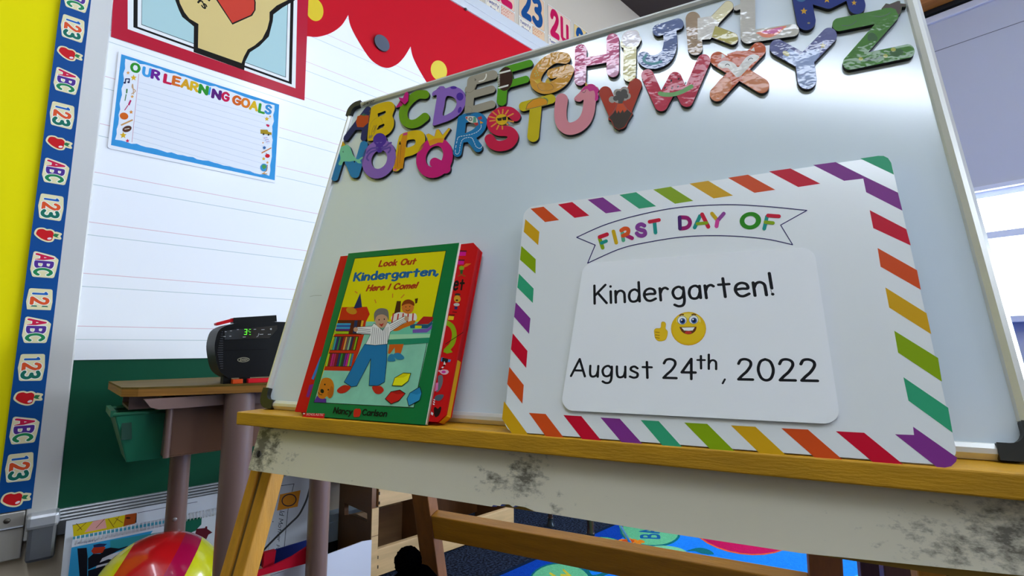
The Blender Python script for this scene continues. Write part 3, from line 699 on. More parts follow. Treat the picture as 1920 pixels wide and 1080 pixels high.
# --- number cards above the top rail
zc = (860, 0, 7.385)
CW = .206; cu0 = WL.px(1028, 40, .004)[0]; PIT = .2335
vc0, vc1 = VT+.087, VT+.087+.275
names = {21: ('twenty', 'one'), 22: ('twenty', 'two'), 23: ('twenty', 'three'), 24: ('twenty', 'four'), 25: ('twenty', 'five')}
ccol = {21: '#1f4f86', 22: '#c4124f', 23: '#164a82', 24: '#c4124f', 25: '#164a82'}
cbg = {21: '#e0b66a', 22: '#e6bfa6', 23: '#e3bd96', 24: '#e6c3ac', 25: '#dfbe7a'}
for n in (21, 22, 23, 24, 25):
    a = cu0+(n-24)*PIT; b = a+CW
    def carddeco(A, B, n=n, a=a, b=b):
        ln = P_('#4a3a2c'); bg_ = P_(cbg[n]); vs_ = vc0+.083
        for x0, y0, x1, y1 in ((a+.003, vs_, b-.003, vc1-.004), (a+.003, vc0+.003, a+.095, vs_-.006), (a+.104, vc0+.003, b-.003, vs_-.006)):
            R = [(x0+.008, y0+.008), (x1-.008, y0+.008), (x1-.008, y1-.008), (x0+.008, y1-.008)]
            B.shape([('p', R, .008)], ln, .002); B.shape([('p', R, .0068)], bg_ if x0 > a+.05 or y0 > vc0+.05 else P_('#e9dcc6'), .002)
        m = P_(ccol[n]); s1_, s2_ = str(n); y0, y1 = vs_+.022, vc1-.028
        text(B, s1_, [(a+.032, y0), (a+.086, y0), (a+.086, y1), (a+.032, y1)], m, .145, .1)
        if s2_ == '4': B.line([(a+.122, y1), (a+.122, y0+.022), (a+.130, y0+.012), (a+.176, y0+.012)], .012, m, .003); B.line([(a+.172, y1-.03), (a+.172, y0+.0)], .012, m, .003)
        else: text(B, s2_, [(a+.118, y0), (a+.174, y0), (a+.174, y1), (a+.118, y1)], m, .145, .1)
        wd = P_('#3a3a7a'); t1, t2 = names[n]
        text(B, t1, [(a+.012, vc0+.046), (a+.088, vc0+.046), (a+.088, vc0+.068), (a+.012, vc0+.068)], wd, .075, .2)
        k_ = .034 if len(t2) < 4 else .056
        text(B, t2, [(a+.05-k_/2, vc0+.014), (a+.05+k_/2, vc0+.014), (a+.05+k_/2, vc0+.036), (a+.05-k_/2, vc0+.036)], wd, .075, .2)
        d = P_('#c23a3a'); k_ = 0
        for gx in range(3):
            for gy in range(2):
                for i in range(5):
                    if k_ >= n: break
                    dx, dy = ((-1, 1), (1, 1), (0, 0), (-1, -1), (1, -1))[i]; k_ += 1
                    B.poly(ell(a+.119+gx*.028+dx*.0075, vc0+.057-gy*.034+dy*.0085, .0028, .0028, n=10), d)
    plate('number_card', WL, [(a, vc0), (b, vc0), (b, vc1), (a, vc1)], .0005, .0015, mat('#ece6dc', .3, coat=.9, coatr=.05, bump=.1, bscale=9, name='laminated card'), 'laminated number card %d with %s %s and red dots, above the top rail' % (n, *names[n]), 'number card', 'laminated number cards along the top of the board', rnd=.006, deco=carddeco, metric=True)

# ================================================================== ALPHABET MAGNETS on the easel's whiteboard
MAGW0, MAGW1 = .0004, .0046
mside = mat('#120f10', .6, name='black magnet edge')
GL = [.35]
def foil(c, br=.35):
    k = GL[0]
    if k > .75: return mat(c, .45, coat=.6, bump=.2, bscale=34, coatr=.07, name='laminated print')
    if k > .36: return mat(c, .45, coat=.28, bump=.16, bscale=34, coatr=.07, spec=.2, name='laminated print')
    return mat(c, .55, coat=.05, bump=.03, bscale=30, coatr=.2, spec=.12, name='printed card')
def magnet(ch, color, shp, label, h=.7, glossy=.35, extra=None, step=.00006):
    """one letter: union of traced strokes, extruded, then its printed picture"""
    GL[0] = glossy; m = foil(color, glossy)
    A = ART(BD, MAGW1, .000010); xs = []
    loops = [[BD.px(x, y, MAGW1) for x, y in L] for L in outline(shp, h)]
    A.mb.loops(loops, MAGW0, MAGW1, m, mside)
    if extra:
        for f in extra: f(A)
    us = [p[0] for L in loops for p in L]; vs = [p[1] for L in loops for p in L]
    org = ((min(us)+max(us))/2, (min(vs)+max(vs))/2, 0)
    o = A.mb.build('letter_magnet', BD.M(org), None, org)
    return tag(o, label, 'magnet', 'alphabet letter magnets on the whiteboard')
def S(T0, pts, r): return ('s', T(*T0, pts), r/T0[2])
def SC(T0, pts, r, closed=False): return ('s', T(*T0, cat(pts)), r/T0[2])
def Pq(T0, pts): return ('p', T(*T0, pts))
def PS(T0, pts): return ('p', T(*T0, cat(pts, True)))
def HO(T0, pts): return ('-p', T(*T0, cat(pts, True)))
def HP(T0, pts): return ('-p', T(*T0, pts))
a1 = (640, 160, 5.68); a4 = (620, 160, 5.686); a2 = (780, 110, 5.68); a3 = (920, 80, 5.68); b3 = (860, 60, 4.5)
a5 = (1060, 40, 5.68); a6 = (1180, 0, 5.025); a7 = (1320, 0, 5.4); a8 = (1430, 0, 5.976); a9 = (1550, 0, 7.2)
def dp(T0, pts, c, g=.2, smooth=False): return lambda A: A.poly(T(*T0, cat(pts, True) if smooth else pts), foil(c, g))
def dsh(T0, shp, c, g=.2, h=.5): return lambda A: A.shape([(k[0],)+((T(*T0, k[1]),)+tuple(x/T0[2] for x in k[2:])) for k in shp], foil(c, g), h)
def dl(T0, pts, r, c, smooth=True): return lambda A: A.line(T(*T0, cat(pts) if smooth else pts), r/T0[2], mat(c, .4))
def dc(T0, pts, r, c):
    return lambda A: A.ol(T(*T0, cat(pts, True)), r*.00016, mat(c, .4))
G_ = '#6f9f14'
magnet('A', '#262a5e', [S(a1, [(275, 262), (50, 562)], 29), S(a1, [(285, 255), (236, 562)], 31), Pq(a1, [(262, 240), (120, 455), (150, 475), (270, 475)])],
  'navy letter A magnet with an orange fruit, by the black corner of the whiteboard', extra=[
  dsh(a1, [('p', [(175, 332), (215, 318), (290, 325), (284, 395), (232, 442), (172, 440), (160, 392)], 4), ('&p', [(150, 300), (304, 300), (296, 460), (130, 460)])], '#c04a1a'),
  dp(a1, [(215, 322), (222, 300), (232, 312), (240, 290), (248, 314), (272, 306), (258, 324)], '#3f6f4a')])
magnet('B', '#e0b90c', [PS(a1, [(300, 268), (350, 215), (430, 185), (510, 172), (556, 195), (570, 245), (545, 322), (560, 370), (555, 440), (515, 505), (440, 552), (360, 582), (290, 592), (278, 560), (288, 450), (296, 350)]),
  HP(a1, [(386, 300), (468, 270), (476, 290), (455, 312), (392, 338)]), HP(a1, [(400, 430), (452, 408), (462, 422), (440, 448), (385, 475), (378, 468)])],
  'yellow letter B magnet with a light bulb drawn in brown outline', extra=[
  dc(a1, [(300, 545), (300, 470), (322, 395), (370, 350), (415, 345), (434, 385), (420, 440), (370, 480), (330, 545)], 1.6, '#6b4a1a'),
  dl(a1, [(322, 530), (330, 470), (350, 430), (358, 450), (335, 495), (352, 480), (370, 425), (374, 440), (345, 515)], 1.6, '#6b4a1a'),
  dp(a1, [(292, 535), (335, 530), (322, 560), (290, 568)], '#9a8646')])
magnet('C', G_, [SC(a4, [(1005, 98), (930, 100), (855, 150), (795, 225), (773, 300), (790, 375), (850, 412), (925, 398), (1005, 338)], 46), Pq(a4, [(690, 240), (742, 160), (722, 128), (770, 136), (792, 80), (815, 66), (832, 92), (826, 165), (790, 205), (700, 240)])],
  'green letter C magnet with a pink star poking up beside the yellow B', extra=[
  (lambda A: A.mb.poly(A.pl and [BD.px(x, y, .0074) for x, y in T(*a4, [(742, 160), (722, 128), (770, 136), (792, 80), (815, 66), (832, 92), (826, 165), (790, 205)])][::-1], .0064, foil('#c8127c'), .0074, mside)),
  dp(a4, [(690, 238), (745, 162), (724, 130), (770, 138), (794, 82), (814, 68), (830, 92), (822, 140), (785, 180), (760, 218), (715, 236)], '#c8127c')] +
  [dl(a4, [(x, y), (x-8, y+16)], 2.5, '#4f7f10') for x, y in ((880, 140), (940, 120), (800, 260), (775, 330), (850, 400), (900, 420), (790, 390), (860, 170))])
magnet('D', '#8f68c0', [PS(a4, [(1080, 100), (1088, 72), (1132, 42), (1160, 12), (1205, 10), (1226, 30), (1300, 10), (1380, 35), (1428, 88), (1440, 160), (1420, 240), (1370, 310), (1280, 368), (1180, 405), (1100, 428), (1088, 405), (1110, 260), (1130, 112), (1092, 112)]),
  HO(a4, [(1232, 122), (1285, 118), (1330, 150), (1342, 200), (1312, 262), (1262, 300), (1196, 320), (1212, 220)])],
  'purple letter D magnet with dark spots and a small sleeping head', extra=[
  dsh(a4, [('p', ell(1378, 120, 38, 43))], '#4f2b9c'), dsh(a4, [('p', ell(1310, 24, 34, 16))], '#4f2b9c'), dsh(a4, [('p', ell(1376, 262, 18, 34, 20))], '#4f2b9c'),
  dl(a4, [(1132, 40), (1146, 33), (1162, 36)], 2.5, '#3a2370'), dl(a4, [(1098, 92), (1106, 96)], 2, '#3a2370')])
magnet('E', '#a49c8b', [S(a2, [(590, 240), (560, 560)], 44), S(a2, [(600, 235), (820, 172)], 50), S(a2, [(590, 385), (805, 325)], 40), S(a2, [(570, 555), (805, 487)], 42), PS(a2, [(525, 355), (525, 310), (560, 270), (566, 222), (600, 190), (660, 200), (640, 290), (600, 350)])],
  'grey elephant letter E magnet with a white tusk', extra=[
  dl(a2, [(530, 350), (570, 362), (600, 345), (625, 320), (628, 285)], 2, '#77705f'), dl(a2, [(672, 242), (720, 228), (745, 195), (748, 165)], 6, '#f2efe6'), dl(a2, [(625, 215), (638, 225), (626, 234)], 3, '#3a352c'),
  dl(a2, [(555, 510), (585, 520), (598, 548), (580, 580)], 2, '#8a8270')])
magnet('F', '#55a010', [S(a3, [(170, 288), (412, 220)], 38), S(a3, [(160, 450), (375, 390)], 38), S(a3, [(140, 330), (116, 620)], 52), ('p', T(*a3, ell(155, 386, 82, 130, 8)))],
  'green letter F magnet with a brown football on its stem', extra=[
  dsh(a3, [('p', ell(155, 386, 80, 128, 8))], '#3a1e0f'), dp(a3, [(92, 316), (208, 286), (214, 304), (88, 336)], '#f1efe8'), dp(a3, [(78, 474), (192, 444), (186, 464), (84, 492)], '#f1efe8')] +
  [dl(a3, [(78, y), (96, y-4)], 3, '#f1efe8', False) for y in range(350, 460, 15)])
magnet('G', '#d99a1a', [SC(a3, [(790, 165), (690, 158), (600, 205), (520, 285), (478, 375), (495, 450), (575, 487), (680, 462), (775, 392), (828, 290)], 60), S(a3, [(828, 284), (650, 330)], 52)],
  'orange letter G magnet with a small fish drawn low on its curve', glossy=.4, extra=[
  dc(a3, [(500, 450), (530, 430), (600, 425), (650, 445), (668, 480), (640, 505), (560, 512), (515, 490)], 1.8, '#7a5a12'),
  dp(a3, [(465, 392), (495, 395), (520, 378), (528, 410), (505, 440), (480, 425)], '#d8b31a'), dp(a3, [(578, 425), (605, 372), (645, 432)], '#d8b31a')] +
  [dsh(a3, [('p', ell(x, y, 6, 8, n=10))], '#bcd08a') for x, y in ((500, 270), (485, 300), (470, 330), (500, 320), (480, 355), (508, 345), (530, 240))])
magnet('H', '#c81f70', [S(a5, [(165, 305), (157, 622)], 62), S(a5, [(505, 195), (505, 528)], 66), S(a5, [(165, 440), (505, 382)], 46)],
  'shiny pink letter H magnet with a rippled foil look', glossy=.9, extra=[
  dsh(a5, [('s', [(165, 520), (157, 622)], 58), ('&p', [(80, 540), (240, 520), (240, 700), (80, 700)])], '#dd9cc0', .6), dsh(a5, [('s', [(505, 480), (505, 528)], 62), ('&p', [(420, 470), (590, 455), (590, 620), (420, 620)])], '#dd9cc0', .6)])  # paler leg ends: glare painted into the pink
magnet('I', '#e7dc9c', [S(a5, [(690, 250), (682, 575)], 68), ('p', T(*a5, ell(700, 195, 100, 100))), S(a5, [(780, 190)], 30), S(a5, [(740, 140)], 45), S(a5, [(630, 240)], 45)],
  'pale letter I magnet shaped like an ice cream cone', glossy=.8, extra=[
  dsh(a5, [('p', ell(700, 192, 97, 97)), ('s', [(780, 190)], 27), ('s', [(740, 140)], 42), ('&p', [(500, 0), (900, 0), (900, 258), (500, 275)])], '#efe6ee', .4),
  dp(a5, [(665, 625), (745, 565), (742, 600), (700, 635)], '#cdb51c')])
magnet('J', '#123f86', [S(a6, [(272, 285), (458, 226)], 54), SC(a6, [(378, 270), (386, 380), (380, 450), (345, 530), (265, 578), (180, 580), (138, 550)], 64)],
  'blue letter J magnet with a teal swirl on its hook', glossy=.8, extra=[
  dl(a6, [(160, 520), (135, 555), (160, 590), (230, 600), (300, 580)], 12, '#1d8a94')])
magnet('K', '#94703a', [S(a6, [(600, 180), (620, 450)], 70), S(a7, [(245, 62), (30, 285)], 54), S(a7, [(20, 290), (285, 390)], 62), Pq(a7, [(-40, 220), (40, 180), (120, 290), (60, 395), (-40, 390)])],
  'brown and cream letter K magnet with one mustard arm', glossy=.8, extra=[
  dsh(a7, [('s', [(245, 62), (40, 275)], 51), ('&p', [(60, 150), (200, -20), (330, 20), (330, 260), (60, 330)])], '#e5d9a6', .5),
  dsh(a7, [('p', [(-60, 190), (60, 170), (150, 230), (120, 300), (60, 390), (-60, 400)], 6)], '#d9d2c8', .8),
  dsh(a7, [('s', [(110, 322), (285, 390)], 58), ('&p', [(120, 240), (400, 300), (400, 500), (70, 400)])], '#b3a414', .4)])
magnet('L', '#bdb6a8', [S(a7, [(442, -60), (445, 365)], 76), S(a7, [(445, 372), (900, 305)], 62), S(a7, [(325, 82), (400, 55)], 24)],
  'silvery grey letter L magnet with a pink and orange slice on its foot', glossy=.8, extra=[
  dp(a7, [(545, 325), (820, 262), (800, 300), (740, 350), (670, 378), (600, 376), (560, 350)], '#ef7a4c', .4, True), dp(a7, [(590, 322), (790, 274), (770, 300), (720, 335), (650, 342)], '#d8479a', .4, True)])
magnet('M', '#23357f', [S(a8, [(432, -60), (488, 232)], 106), S(a8, [(470, -80), (735, 2)], 96), S(a8, [(735, 2), (900, -80)], 96), S(a9, [(370, -60), (407, 72)], 118)],
  'navy letter M magnet sprinkled with yellow stars, cut by the top of the picture', glossy=.3, extra=[
  dp(a8, star(462, 125, 40), '#d9a62a'), dp(a8, star(720, -5, 40), '#d9a62a'), dsh(a8, [('p', ell(516, 258, 16, 10))], '#8f8a70'), dp(a9, star(370, 38, 38), '#d9a62a'), dsh(a8, [('p', ell(430, -60, 80, 80)), ('&p', [(330, -200), (540, -200), (540, 60), (330, 60)])], '#3f6fa0')])
magnet('N', '#2b82b6', [S(a4, [(128, 700), (42, 982)], 38), S(a4, [(150, 700), (250, 940)], 46), S(a4, [(355, 635), (265, 945)], 42), PS(a4, [(92, 700), (100, 650), (150, 630), (205, 655), (240, 750), (270, 800), (140, 810), (98, 780)]), Pq(a4, [(112, 655), (125, 590), (158, 640)])],
  'blue letter N magnet with a mint green narwhal, by the whiteboard left edge', extra=[
  dp(a4, [(90, 700), (98, 650), (150, 632), (202, 655), (238, 740), (285, 790), (330, 765), (345, 772), (315, 800), (326, 830), (290, 828), (262, 806), (200, 812), (140, 812), (118, 848), (92, 850), (84, 830), (104, 780)], '#7fcfa2', .2, True),
  dp(a4, [(112, 655), (126, 592), (158, 638)], '#dcae1e'), dl(a4, [(138, 702), (128, 708), (138, 716)], 2.5, '#2b4a4a')])
magnet('O', '#9068bb', [('p', T(*a4, ell(514, 786, 176, 214, 24))), ('-p', T(*a4, ell(518, 790, 80, 104, 24))), ('p', T(*a4, ell(524, 578, 72, 70)))],
  'lilac letter O magnet with a dark purple octopus on top', extra=[
  dsh(a4, [('p', ell(524, 580, 71, 68)), ('s', [(520, 640), (520, 680)], 38)], '#4d2c99'),
  dl(a4, [(500, 665), (440, 672), (400, 700), (386, 722)], 9, '#4d2c99'), dl(a4, [(490, 690), (430, 712), (395, 750), (386, 780), (402, 798)], 9, '#4d2c99'),
  dl(a4, [(545, 665), (590, 650), (620, 620), (645, 612)], 9, '#4d2c99'), dl(a4, [(550, 685), (600, 672), (632, 660), (635, 690), (615, 716)], 9, '#4d2c99'),
  dl(a4, [(488, 608), (498, 615), (508, 608)], 2, '#8f70c8'), dl(a4, [(525, 606), (535, 612), (545, 604)], 2, '#8f70c8')])
magnet('P', '#e2bc10', [PS(a4, [(725, 560), (760, 515), (830, 492), (920, 478), (985, 500), (1008, 560), (998, 630), (950, 700), (870, 745), (785, 775), (765, 860), (720, 910), (680, 915), (664, 895), (690, 740)]),
  HO(a4, [(812, 592), (880, 575), (905, 592), (890, 635), (810, 662)])],
  'yellow letter P magnet with an orange pencil down its stem', extra=[
  dp(a4, [(768, 525), (822, 505), (770, 885), (672, 900), (690, 800)], '#d98f12'), dp(a4, [(772, 512), (820, 500), (816, 528), (770, 536)], '#d0457a'), dp(a4, [(672, 888), (708, 892), (700, 912), (670, 908)], '#e0607a'),
  dl(a4, [(740, 595), (726, 640), (712, 870)], 2, '#7a4a10'), dl(a4, [(752, 640), (735, 830)], 2, '#7a4a10'), dp(a4, [(740, 592), (728, 632), (752, 632)], '#3b2a18')])
magnet('Q', '#cf1a76', [('p', T(*a4, ell(1107, 772, 190, 222, 26))), ('-p', T(*a4, ell(1106, 758, 86, 118, 26))), S(a4, [(1110, 825), (1225, 885)], 54),
  Pq(a4, [(1015, 525), (1045, 512), (1105, 545), (1125, 472), (1152, 466), (1192, 530), (1255, 452), (1280, 462), (1215, 560), (1190, 615), (1058, 640)])],
  'hot pink letter Q magnet wearing a yellow crown', extra=[
  dp(a4, [(1017, 527), (1045, 514), (1107, 547), (1127, 474), (1150, 469), (1192, 532), (1256, 455), (1277, 464), (1212, 560), (1194, 612), (1150, 608), (1058, 645)], '#e7bf16'), dp(a4, [(1045, 592), (1110, 566), (1206, 560), (1192, 610), (1130, 612), (1058, 642)], '#e79a1c')])
magnet('R', '#1f7ab2', [SC(a2, [(490, 650), (465, 850), (440, 1000)], 46), SC(a2, [(490, 650), (560, 625), (660, 622), (705, 660), (690, 735), (630, 795), (540, 838), (480, 845)], 48), S(a2, [(575, 838), (658, 945)], 50)],
  'blue letter R magnet with a white dotted path and a little rocket', extra=[
  dp(a2, [(525, 625), (560, 612), (620, 615), (650, 640), (655, 680), (600, 685), (560, 670)], '#d9d4c8', .2, True), dp(a2, [(655, 625), (695, 612), (708, 640), (670, 655)], '#b83a3a'), dp(a2, [(525, 625), (550, 615), (545, 650)], '#b83a3a'), dp(a2, [(610, 685), (660, 680), (665, 705), (640, 715)], '#b83a3a'),
  dp(a2, [(612, 618), (640, 622), (640, 680), (605, 682)], '#5aa08a'), dsh(a2, [('p', ell(580, 643, 20, 20))], '#2f2a28'), dsh(a2, [('p', ell(580, 643, 13, 13))], '#c4ccc4'), dp(a2, [(680, 660), (718, 682), (684, 694)], '#dc9a2a')] +
  [dl(a2, [p, q], 3.4, '#dbe7ee', False) for p, q in zip(*(lambda L: (L[::2], L[1::2]))(cat([(694, 705), (690, 740), (650, 780), (590, 805), (520, 820), (455, 835), (436, 880), (418, 990), (438, 1018), (462, 990), (470, 930), (490, 870), (530, 843), (590, 842), (615, 880), (640, 935), (680, 955), (708, 925), (700, 895)], False, 5)))])
magnet('S', '#d21c48', [SC(b3, [(478, 710), (430, 675), (350, 680), (290, 730), (285, 790), (330, 830), (420, 838), (460, 880), (425, 940), (350, 962), (290, 945), (262, 905)], 44)],
  'red letter S magnet with a sun in sunglasses', extra=[
  dsh(b3, [('p', ell(363, 738, 52, 46, 0))], '#e2b41c')] + [dl(b3, [(363+math.cos(t)*60, 738+math.sin(t)*54), (363+math.cos(t)*k, 738+math.sin(t)*k*.92)], 6, '#e8921c', False) for t, k in ((-2.9, 108), (-2.4, 104), (-1.9, 90), (-1.45, 92), (-1.0, 100), (-.5, 110), (.2, 100), (2.0, 98), (2.5, 108), (1.5, 88), (.75, 72), (3.0, 100))] +
  [dsh(b3, [('p', [(325, 730), (362, 724), (360, 745), (335, 748)], 2), ('p', [(368, 722), (408, 712), (398, 742), (374, 742)], 2)], '#2a2118')])
magnet('T', '#d0ba12', [S(b3, [(548, 628), (778, 565)], 40), S(b3, [(650, 640), (628, 878)], 49)],
  'mustard letter T magnet with an orange taco across its bar', extra=[
  dp(b3, [(568, 652), (585, 610), (625, 575), (680, 558), (730, 565), (748, 590), (742, 612), (650, 635)], '#e39a1a', .2), dl(b3, [(568, 652), (580, 610), (625, 572), (680, 555), (735, 560), (750, 590), (744, 612), (650, 636), (568, 654)], 2.2, '#5a4a18', False),
  dl(b3, [(720, 556), (742, 566), (752, 580)], 5, '#6b7a1c')])
magnet('U', '#e08f9a', [SC(b3, [(870, 570), (858, 680), (872, 770), (925, 815), (1000, 800), (1060, 750), (1092, 680), (1105, 590), (1112, 500)], 52), PS(b3, [(978, 575), (980, 550), (1020, 510), (1058, 460), (1110, 445), (1150, 450), (1170, 500), (1150, 570), (1060, 570), (1020, 588)]), S(b3, [(1160, 480)], 20), S(b3, [(1162, 530)], 18), S(b3, [(1162, 565)], 14), Pq(b3, [(1068, 460), (1070, 418), (1092, 452)])],
  'soft pink letter U magnet ending in a unicorn head with a pink mane', extra=[
  dsh(b3, [('p', cat([(1060, 462), (1090, 442), (1130, 440), (1160, 462), (1182, 490), (1172, 520), (1180, 550), (1165, 580), (1150, 572), (1152, 530), (1140, 495), (1105, 500), (1085, 480), (1052, 492), (1030, 508)], True))], '#cf2a86'),
  dp(b3, [(1068, 456), (1071, 420), (1090, 450)], '#dcae4a'), dl(b3, [(1044, 506), (1056, 512), (1068, 502), (1072, 490)], 2.2, '#5a2a3a'), dl(b3, [(984, 570), (990, 574)], 2.2, '#8a4a5a')])
magnet('V', '#b23a20', [S(b3, [(1238, 512), (1352, 765)], 54), S(b3, [(1492, 445), (1365, 765)], 54), Pq(b3, [(1265, 718), (1300, 690), (1460, 672), (1470, 690), (1440, 735), (1400, 805), (1350, 826), (1310, 800), (1290, 750), (1262, 740)]),
  S(b3, [(1300, 570)], 30), S(b3, [(1350, 520)], 38), S(b3, [(1400, 500)], 38), S(b3, [(1420, 540)], 30), S(b3, [(1350, 570)], 34)],
  'rust red letter V magnet with an erupting volcano and grey smoke', extra=[
  dsh(b3, [('s', [(1295, 570)], 28), ('s', [(1340, 515)], 34), ('s', [(1400, 500)], 36), ('s', [(1424, 540)], 28), ('s', [(1340, 565)], 34), ('s', [(1400, 550)], 30)], '#a8a298'),
  dsh(b3, [('s', [(1325, 560)], 22), ('s', [(1350, 522)], 26), ('s', [(1395, 510)], 28), ('s', [(1410, 540)], 22), ('s', [(1368, 560)], 30), ('s', [(1365, 590)], 20)], '#54504c'),
  dp(b3, [(1340, 605), (1390, 602), (1425, 665), (1320, 685)], '#cf4f24'),
  dp(b3, [(1268, 722), (1300, 690), (1325, 655), (1335, 690), (1350, 660), (1362, 688), (1385, 655), (1395, 682), (1420, 655), (1465, 685), (1438, 733), (1398, 802), (1350, 822), (1312, 798), (1292, 748)], '#43382f', .5),
  dl(b3, [(1338, 608), (1320, 650), (1268, 715)], 2, '#7a2412', False), dl(b3, [(1392, 606), (1420, 650), (1455, 680)], 2, '#7a2412', False)])
magnet('W', '#c41c40', [S(a6, [(172, 712), (296, 985)], 60), S(a6, [(300, 985), (432, 738)], 62), S(a6, [(432, 738), (535, 945)], 60), S(a6, [(540, 945), (702, 572)], 62)],
  'red letter W magnet with a watermelon rind and black seeds', glossy=.7, extra=[
  dl(a6, [(288, 880), (340, 892), (420, 888), (500, 862), (585, 815)], 20, '#4f9a2a')] +
  [dsh(a6, [('p', ell(x, y, 8, 14, 30, n=12))], '#3a1218') for x, y in ((335, 828), (402, 828), (460, 815), (528, 785), (395, 760), (465, 742))])
magnet('X', '#cc560c', [S(a7, [(140, 598), (585, 868)], 76), S(a7, [(552, 502), (132, 952)], 74), Pq(a7, [(235, 548), (330, 515), (440, 515), (460, 600), (350, 690), (240, 640)])],
  'orange fox letter X magnet with closed eyes and pale cheeks', glossy=.7, extra=[
  dsh(a7, [('p', cat([(136, 664), (180, 620), (250, 618), (310, 645), (345, 680), (380, 640), (430, 580), (500, 550), (560, 570), (540, 605), (480, 650), (430, 710), (345, 782), (290, 740), (240, 690), (180, 690)], True))], '#dfdad2', .6),
  dp(a7, [(175, 595), (182, 545), (215, 570)], '#dfd2c8'), dp(a7, [(470, 515), (505, 475), (515, 520)], '#dfd2c8'),
  dl(a7, [(216, 664), (228, 650), (246, 650), (258, 662)], 3.5, '#3a3430'), dl(a7, [(448, 610), (460, 594), (478, 588), (494, 596)], 3.5, '#3a3430'),
  dsh(a7, [('s', [(215, 850), (132, 952)], 70), ('&p', [(0, 740), (260, 750), (340, 840), (200, 1100), (0, 1100)])], '#dc8a5c', .8), dsh(a7, [('s', [(455, 792), (585, 868)], 70), ('&p', [(440, 700), (700, 700), (700, 1000), (400, 1000), (362, 815)])], '#dc8a5c', .8)])  # paler lower legs: glare painted over the orange
magnet('Y', '#2d3482', [S(a8, [(168, 530), (455, 690)], 90), S(a8, [(745, 398), (465, 690)], 88), S(a8, [(472, 700), (497, 890)], 108)],
  'blue night sky letter Y magnet with pale clouds and a yellow moon', glossy=.8, extra=[
  dsh(a8, [('s', [(300, 605), (455, 690)], 84), ('s', [(560, 590), (465, 690)], 82), ('s', [(472, 700), (497, 890)], 104), ('&p', [(210, 640), (300, 540), (420, 610), (520, 560), (680, 545), (720, 1100), (300, 1100), (300, 760)])], '#8fa3cf', .8),
  dp(a8, star(675, 512, 38), '#c9b863'), dsh(a8, [('p', ell(262, 600, 42, 26, 30))], '#cfc88a')])
magnet('Z', '#3c7c06', [S(a9, [(165, 332), (860, 192)], 88), S(a9, [(878, 205), (310, 850)], 92), S(a9, [(312, 850), (1095, 690)], 92),
  Pq(a9, [(740, 115), (800, 45), (850, 55), (960, 12), (992, 12), (995, 45), (1075, 52), (1075, 90), (1015, 92), (1005, 170), (968, 205), (880, 150)])],
  'green letter Z magnet shaped like a sleepy vegetable with a brown stalk', glossy=.7, extra=[
  dp(a9, [(742, 116), (800, 48), (850, 58), (960, 14), (990, 14), (992, 46), (1072, 54), (1072, 88), (1012, 92), (1003, 168), (966, 200), (930, 125), (870, 104), (800, 108)], '#4a3a2e'),
  dl(a9, [(650, 215), (720, 224), (790, 210), (858, 172)], 6, '#2c5a10'), dl(a9, [(208, 344), (280, 348), (350, 325), (402, 282)], 6, '#2c5a10'),
  dsh(a9, [('p', cat([(560, 545), (555, 480), (600, 442), (660, 465), (690, 535), (600, 550)], True))], '#2f5f22'), dsh(a9, [('p', cat([(850, 745), (860, 690), (930, 665), (1020, 670), (1035, 725), (950, 760)], True))], '#2f5f22', .6), dsh(a9, [('p', cat([(500, 800), (560, 780), (660, 785), (740, 735), (760, 760), (680, 800), (560, 830)], True))], '#2f5f22', .6),
  dsh(a9, [('p', ell(900, 670, 34, 26))], '#b9bb52'), dsh(a9, [('p', ell(795, 755, 30, 26))], '#b9bb52'), dsh(a9, [('p', ell(460, 795, 30, 24))], '#b9bb52')])

